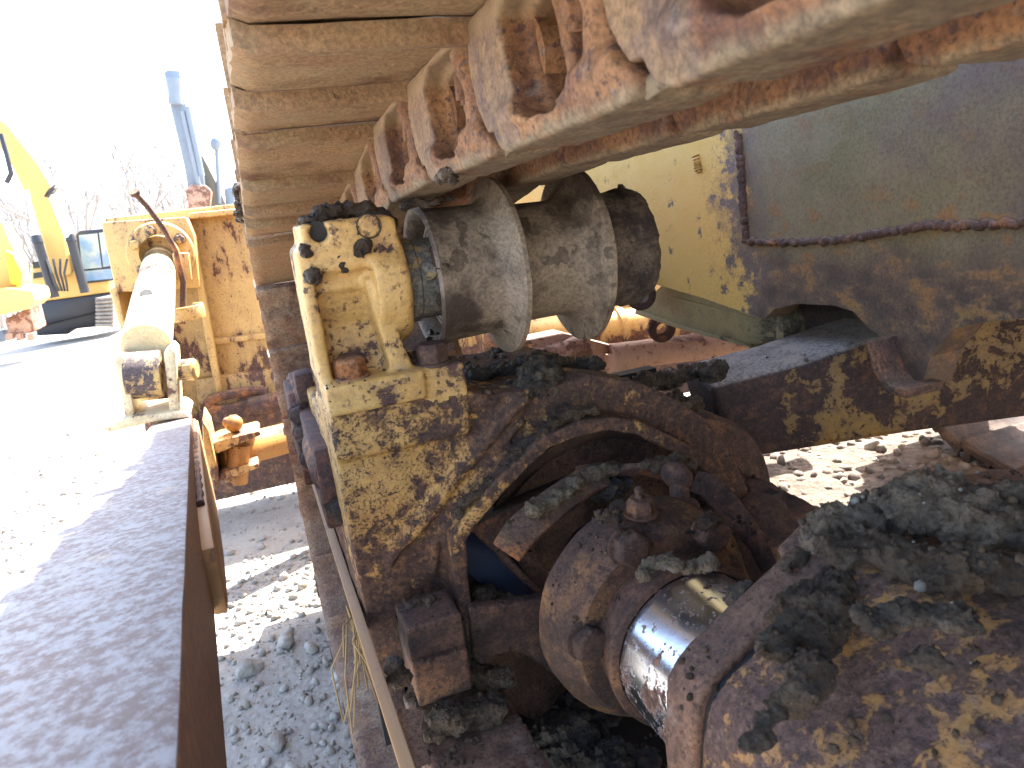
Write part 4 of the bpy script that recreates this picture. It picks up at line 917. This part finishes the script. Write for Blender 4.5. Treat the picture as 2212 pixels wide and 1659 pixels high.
bpy.context.view_layer.update()
def crumbs(name, label, regs, m, seed, sub=1):
    random.seed(seed); dg = bpy.context.evaluated_depsgraph_get(); mb = MB()
    for x0, x1, y0, y1, z0, n, r0, r1 in regs:
        for i in range(n):
            o = Vector((random.uniform(x0, x1), random.uniform(y0, y1), z0))
            ok, loc, nor, _, ob, _ = scene.ray_cast(dg, o, Vector((0, 0, -1)), distance=.6)
            if not ok or nor.z < .25: continue
            if mnoise.noise((loc.x*14, loc.y*14, seed)) < random.uniform(-.25, .35): continue
            r = r0*(r1/r0)**(random.random()**2.2); ball(mb, loc+nor*r*.3, r, sub, (1, random.uniform(.6, 1), random.uniform(.5, .9)))
    return tag(obj(name, mb, m, None, ang=180, disp=(.006, .0022, 2)), label, None, None, 'stuff')
crumbs('mud_crumbs', 'loose crumbs of mud lying on the housing, ledge and frame', [(.22, .80, .02, .44, -.18, 3200, .001, .0048), (.09, .22, .45, .86, -.55, 900, .0012, .008), (.09, .24, .74, .90, -.45, 400, .001, .005),
    (.22, .62, .90, 1.25, -.15, 1100, .0015, .010), (.06, .24, .88, 1.05, -.17, 160, .001, .004), (.25, .60, .62, .92, -.30, 900, .001, .005), (.6, 1.3, .9, 1.2, -.2, 260, .001, .006)], m_mud_dry, 21)

crumbs('grit', 'pale grit and small stones stuck in the near mud', [(.34, .85, .12, .46, -.14, 420, .0012, .0055), (.09, .22, .45, .86, -.55, 60, .001, .005)], m_stone_grit, 33)
# pebbles in the heap
for i, (u, v, d, r_, lab) in enumerate(((1962, 1112, .425, .016, 'round grey pebble standing in the near mud heap'), (1870, 1155, .415, .010, 'flat pale pebble at the left of the near mud heap'), (1900, 1185, .395, .009, 'white angular pebble in the middle of the near mud heap'))):
    mb = MB(); ball(mb, P(u, v, y=d), r_, 3, (1, .8, .75)); tag(obj('pebble', mb, m_stone, None, ang=180, disp=(.02, .005)), lab, 'pebble', 'pebbles in the near mud')

sb = MB(); random.seed(5)
for i in range(38):
    p = P(random.uniform(748, 790), random.uniform(1300, 1370), y=1.05); p.x -= .0
    d = Vector((random.uniform(-.05, .05), random.uniform(-.08, .03), random.uniform(-.16, -.03)))
    tube(sb, [p, p+d*.5+Vector((random.uniform(-.02, .02), 0, random.uniform(-.01, .02))), p+d], .0014, 5)
tag(obj('straw_tuft', sb, m_straw, None, ang=180), 'dry straw tuft hanging over the lower track beside the guard lip', 'straw')

# ------------------------------------------------------------------ ground
def gz(x, y): 
    return GZ - .062*max(0., min(y, 60)-4.6) - .01*max(0, abs(x-1)-6)*.3
gx = np.r_[np.linspace(-600, -12, 24), np.linspace(-11, -2, 20), np.linspace(-1.9, 4, 150), np.linspace(4.2, 14, 20), np.linspace(16, 600, 24)]
gy = np.r_[np.linspace(-60, -1, 12), np.linspace(-.9, 5, 150), np.linspace(5.2, 24, 60), np.linspace(26, 900, 30)]
vs = []
for y in gy:
    for x in gx:
        z = gz(x, y) + .018*mnoise.noise((x*1.3, y*1.3, 0)) + .008*mnoise.noise((x*6, y*6, 3)) - .005
        vs.append((x, y, z))
nx = len(gx); fs = [(j*nx+i, j*nx+i+1, (j+1)*nx+i+1, (j+1)*nx+i) for j in range(len(gy)-1) for i in range(nx-1)]
me = bpy.data.meshes.new('ground'); me.from_pydata(vs, [], fs); me.shade_smooth(); me.materials.append(m_ground)
go = bpy.data.objects.new('ground', me); col.objects.link(go); tag(go, 'crushed stone yard', None, None, 'structure')

dx_ = np.linspace(.75, 3.3, 70); dy_ = np.linspace(.2, 3.1, 70); vs = []  # brown dirt sheet, its colour also darkened to stand in for shade
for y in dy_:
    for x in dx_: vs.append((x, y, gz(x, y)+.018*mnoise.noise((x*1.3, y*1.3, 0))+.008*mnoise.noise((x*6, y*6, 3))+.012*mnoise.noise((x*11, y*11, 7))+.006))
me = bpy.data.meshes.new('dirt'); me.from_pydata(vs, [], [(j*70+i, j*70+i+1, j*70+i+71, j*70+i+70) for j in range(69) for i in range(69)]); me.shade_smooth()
m_dirt_shaded = NT('shade darkened brown dirt'); f_ = m_dirt_shaded.noise(14, 9, .7); m_dirt_shaded = m_dirt_shaded.set(m_dirt_shaded.mix(m_dirt_shaded.ramp(f_, .35, .65), (.085, .060, .043), (.16, .120, .090)), .9, 0., m_dirt_shaded.math('ADD', f_, m_dirt_shaded.math('MULTIPLY', m_dirt_shaded.vor(40), -.4)), .02)
me.materials.append(m_dirt_shaded); do = bpy.data.objects.new('dirt', me); col.objects.link(do); tag(do, 'brown dirt under the machine, darkened for its shade', None, None, 'structure')
m_stone_br = NT('brown pebbles'); m_stone_br = m_stone_br.set(m_stone_br.mix(m_stone_br.ramp(m_stone_br.noise(15, 3), .38, .64), (.11, .085, .068), (.24, .19, .15)), .85, 0., m_stone_br.noise(90, 5), .002)

def gravel(name, regions, m, seed):
    r = np.random.default_rng(seed); vi, fi = ico(1); fi = np.array(fi); V = []; Fc = []; o = 0
    for (x0, x1, y0, y1, n, s0, s1) in regions:
        xs = r.uniform(x0, x1, n); ys_ = y0+(y1-y0)*r.uniform(0, 1, n)**1.3; ss = s0*(s1/s0)**(r.uniform(0, 1, n)**2.6)
        for x, y, s in zip(xs, ys_, ss):
            z = gz(x, y)+.018*mnoise.noise((x*1.3, y*1.3, 0))+.008*mnoise.noise((x*6, y*6, 3)) - .005
            q = r.normal(size=(3, 3)); q, _ = np.linalg.qr(q)
            pts = vi*(1+r.uniform(-.28, .28, (len(vi), 1)))*np.array([1, r.uniform(.55, .95), r.uniform(.45, .8)])
            V.append((pts @ q)*s + np.array([x, y, z+s*.25])); Fc.append(fi+o); o += len(vi)
    V = np.concatenate(V); Fc = np.concatenate(Fc)
    me = bpy.data.meshes.new(name); me.vertices.add(len(V)); me.vertices.foreach_set('co', V.ravel()); me.loops.add(Fc.size); me.loops.foreach_set('vertex_index', Fc.ravel().astype(np.int32))
    me.polygons.add(len(Fc)); me.polygons.foreach_set('loop_start', np.arange(0, Fc.size, 3, dtype=np.int32)); me.update(calc_edges=True)
    me.materials.append(m); ob = bpy.data.objects.new(name, me); col.objects.link(ob); return ob
tag(gravel('gravel', [(-.75, .12, .8, 2.6, 4200, .0025, .017), (-.6, .05, .9, 2.5, 60, .015, .03), (-1.3, .3, 2.2, 4.5, 1800, .004, .024), (-2.2, -.7, 1.5, 5, 2200, .004, .015), (-5, 0, 4.5, 18, 1200, .010, .025)], m_stone, 3), 'grey crushed gravel', None, None, 'stuff')
tag(gravel('pebbles', [(.85, 3.0, 1.0, 3.1, 7500, .005, .036)], m_stone_br, 4), 'brown pebbles in the dirt under the machine', None, None, 'stuff')
for u, v, r_, lab in ((618, 1395, .034, 'grey rock nearest the arm on the shaded gravel strip'), (540, 1450, .040, 'blunt rock close to the push arm edge'), (672, 1405, .024, 'pale angular rock touching the lower track'), (600, 1610, .030, 'flat rock at the bottom of the gravel strip'),
                      (1720, 945, .040, 'round tan rock below the amber beam'), (1888, 972, .040, 'smooth tan rock in front of the far track')):
    p = P(u, v, z=GZ); mb = MB(); ball(mb, p+Vector((0, 0, r_*.3)), r_, 3, (1, .8, .62)); tag(obj('rock', mb, m_stone, None, ang=28, disp=(.03, .022, 1)), lab, 'rock', 'larger rocks in the yard')

# ------------------------------------------------------------------ machines in the yard
def pl(mb, L, y, d): prism(mb, [P(u, v, y=y) for u, v in L], (0, d, 0))
e1 = tag(empty('excavator', (-3.9, 21, gz(-3.9, 21))), 'yellow excavator with glazed cab and black undercarriage parked behind the blade', 'excavator', 'excavators parked in the yard')
EY = 20.
m_ = MB(); pl(m_, [(66, 690), (90, 652), (240, 632), (240, 668), (72, 708)], EY, 2.6); pl(m_, [(72, 700), (240, 660), (222, 705), (150, 712), (150, 722), (76, 726)], EY+.2, 2.2)
obj('undercarriage', m_, m_blackp, e1, bevel=.04)
m_ = MB(); pl(m_, [(205, 648), (216, 642), (245, 640), (245, 708), (212, 704)], EY-.5, 3.8)
for t in np.linspace(0, 1, 8): tube(m_, [P(206, 646+56*t, y=EY-.55), P(246, 642+60*t, y=EY-.55)], .04, 6)
obj('crawler_track', m_, rusty('dusty crawler', c1=(.2, .17, .14), c2=(.3, .26, .22), c3=(.35, .3, .25), scale=3), e1, bevel=.05)
m_ = MB(); pl(m_, [(66, 646), (68, 570), (120, 562), (166, 592), (236, 606), (238, 632), (90, 652)], EY, 2.4); hs = obj('machine_house', m_, m_yellow_clean, e1, bevel=.05)
m_ = MB(); pl(m_, [(70, 566), (96, 562), (100, 576), (72, 580)], EY-.05, .2); pl(m_, [(72, 590), (98, 586), (98, 598), (72, 602)], EY-.05, .1); obj('vent_panel', m_, m_blackp, hs)
m_ = MB(); pl(m_, [(163, 506), (172, 498), (240, 492), (246, 606), (178, 614)], EY-.2, 1.7); cab_ = obj('cab', m_, m_blackp, e1, bevel=.04)
m_ = MB(); pl(m_, [(170, 508), (210, 504), (220, 578), (178, 582)], EY-.23, .05); pl(m_, [(178, 586), (240, 580), (243, 602), (182, 608)], EY-.23, .05); pl(m_, [(214, 503), (236, 500), (241, 574), (223, 577)], EY-.23, .05); obj('cab_window', m_, m_glass, cab_)
m_ = MB()
bo = [(-14, 300), (-6, 255), (14, 268), (56, 322), (80, 352), (104, 392), (122, 440), (136, 500), (150, 592), (116, 606), (104, 560), (89, 506), (74, 456), (52, 412), (22, 350)]
pl(m_, bo, EY-.4, .7); obj('boom', m_, m_yellow_clean, e1, bevel=.03)
for a, c, r_, mm, nm in (((77, 508), (118, 642), .10, m_blackp, 'boom_cylinder'), ((150, 505), (184, 632), .10, m_blackp, 'boom_cylinder'), ((58, 410), (77, 508), .04, m_white, 'cylinder_rod'), ((114, 420), (150, 512), .10, m_white, 'cylinder_rod'), ((108, 410), (116, 416), .17, m_blackp, 'rod_cap')):
    m_ = MB(); p0, p1 = P(*a, y=EY-.7), P(*c, y=EY-.7); lathe(m_, p0, p1-p0, [(0, r_*.9), (.05, r_), ((p1-p0).length*.12, r_*1.15 if r_ > .095 else r_), ((p1-p0).length*.13, r_), ((p1-p0).length, r_)], 16); obj(nm, m_, mm, e1)
for k in range(4):
    m_ = MB(); tube(m_, [P(100+k*15, 560, y=EY-.75), P(112+k*9, 590, y=EY-.95), P(120+k*8, 612, y=EY-.9), P(128+k*6, 628, y=EY-.8)], .025, 6); obj('hydraulic_hose', m_, m_blackp, e1)
m_ = MB(); tube(m_, [P(2, 290, y=EY-.8), P(16, 340, y=EY-.9), P(24, 375, y=EY-.9), P(14, 395, y=EY-.9)], .05, 8); obj('hydraulic_hose', m_, m_blackp, e1)

e2 = tag(empty('excavator', (-4.2, 15, gz(-4.2, 15))), 'bright yellow excavator cut off by the left border, toothed bucket lowered', 'excavator', 'excavators parked in the yard'); Y2 = 15.
m_ = MB(); pl(m_, [(-60, 560), (-8, 480), (4, 478), (20, 520), (40, 560), (46, 612), (30, 618), (-60, 640)], Y2, .6); obj('stick', m_, m_yellow_clean, e2, bevel=.03)
m_ = MB(); pl(m_, [(10, 540), (26, 548), (46, 590), (44, 620), (22, 612)], Y2-.3, .25); obj('bucket_linkage', m_, NT('bright yellow').set((.75, .55, .02), .35), e2, bevel=.02)
m_ = MB(); pl(m_, [(-60, 660), (-60, 630), (20, 622), (70, 628), (76, 652), (60, 668), (-40, 690)], Y2-.5, 1.2); obj('bucket_mount', m_, m_yellow_clean, e2, bevel=.04)
m_ = MB(); pl(m_, [(8, 690), (62, 664), (76, 716), (20, 730)], Y2, .9)
bk_ = obj('bucket', m_, m_pink, e2, bevel=.03)
for u in (18, 40, 64):
    m_ = MB(); pl(m_, [(u-8, 722), (u+8, 718), (u+10, 734), (u-4, 738)], Y2-.1, .25); obj('bucket_tooth', m_, m_pink, bk_, bevel=.02)
m_ = MB(); pl(m_, [(-20, 720), (8, 712), (14, 738), (-20, 745)], Y2+.3, .6); obj('crawler_end', m_, m_grey, e2, bevel=.05)

e3 = tag(empty('excavator', (-.3, 21, gz(0, 21))), 'blue grey excavator boom and stick rising behind the blade top', 'excavator', 'excavators parked in the yard'); Y3 = 20.
m_ = MB(); pl(m_, [(354, 156), (362, 150), (388, 152), (394, 190), (404, 240), (440, 380), (446, 430), (410, 432), (398, 360), (368, 232)], Y3, .5); stk = obj('stick', m_, m_grey, e3, bevel=.03)
for a, c, r_ in (((404, 230), (436, 380), .07), ((394, 240), (430, 400), .05), ((376, 170), (380, 225), .16)):
    m_ = MB(); lathe(m_, P(*a, y=Y3-.2), P(*c, y=Y3-.2)-P(*a, y=Y3-.2), [(0, r_), ((P(*c, y=Y3-.2)-P(*a, y=Y3-.2)).length, r_)], 12); obj('stick_cylinder', m_, m_grey, stk)
m_ = MB(); pl(m_, [(400, 412), (412, 398), (446, 400), (458, 412), (452, 462), (410, 466)], Y3-.3, .6); obj('coupler', m_, m_pink, e3, bevel=.05)
m_ = MB(); pl(m_, [(434, 330), (446, 352), (470, 400), (492, 450), (486, 470), (462, 470), (448, 420), (436, 370)], Y3+.6, .5); obj('boom', m_, NT('dull olive paint').set((.10, .095, .07), .6), e3, bevel=.03)
m_ = MB(); tube(m_, [P(468, 320, y=Y3+.6), P(474, 440, y=Y3+.6)], .05, 8); ball(m_, P(467, 310, y=Y3+.6), .18, 2, (1, 1, .8)); obj('work_lamp', m_, m_grey, e3)
m_ = MB(); pl(m_, [(484, 408), (504, 402), (510, 460), (492, 470)], Y3+1, .4); obj('counter_link', m_, m_grey, e3, bevel=.03)

# ------------------------------------------------------------------ leafless wood on the skyline
tb = MB(); random.seed(11)
def branch(p, d, L, r, lev):
    q = p + d*L; tube(tb, [p, p.lerp(q, .5)+Vector((random.gauss(0, .04), 0, random.gauss(0, .04)))*L, q], [r, r*.8, r*.55], 5)
    if lev == 0: return
    for i in range(random.randint(3, 4)):
        t = random.uniform(.35, 1.); nd = (d + Vector((random.gauss(0, .45), random.gauss(0, .3), random.gauss(.1, .35)))).normalized(); branch(p.lerp(q, t), nd, L*random.uniform(.45, .65), r*.5, lev-1)
for i in range(60):
    y = random.uniform(44, 62); x = random.uniform(-24, 3)*y/50; h = random.uniform(8.0, 11.5)
    branch(Vector((x, y, gz(x, y)-.3)), Vector((random.gauss(0, .05), 0, 1)).normalized(), h*.62, random.uniform(.10, .16), 3)
tag(obj('bare_woods', tb, m_bark, None, ang=180), 'leafless winter trees along the far edge of the yard', None, None, 'stuff')

# ------------------------------------------------------------------ light
sun_dir = Vector((.62, .52, 1.05)).normalized()
SEL = math.asin(sun_dir.z); SAZ = math.atan2(sun_dir.x, sun_dir.y)
w = bpy.data.worlds.new('World'); scene.world = w; w.use_nodes = True; nt = w.node_tree
bg = nt.nodes['Background']; sky = nt.nodes.new('ShaderNodeTexSky'); sky.sky_type = 'NISHITA'; sky.sun_disc = False
sky.sun_elevation = SEL; sky.sun_rotation = SAZ; sky.dust_density = 2.5; sky.air_density = 1.0
nt.links.new(sky.outputs[0], bg.inputs[0]); bg.inputs[1].default_value = .15
sl = bpy.data.lights.new('sun', 'SUN'); sl.energy = 4.5; sl.angle = rad(.5); sl.color = (1, .95, .87)
so = bpy.data.objects.new('sun', sl); col.objects.link(so); so.rotation_euler = (-sun_dir).to_track_quat('-Z', 'Y').to_euler(); so.location = sun_dir*20
scene.view_settings.view_transform = 'Standard'; scene.view_settings.look = 'None'; scene.view_settings.gamma = 1
scene.view_settings.exposure = 2.9
scene.render.engine = 'CYCLES'
scene.cycles.max_bounces = 8; scene.cycles.diffuse_bounces = 5; scene.cycles.glossy_bounces = 3
scene.render.resolution_x = 1024; scene.render.resolution_y = 768
bpy.context.view_layer.update()
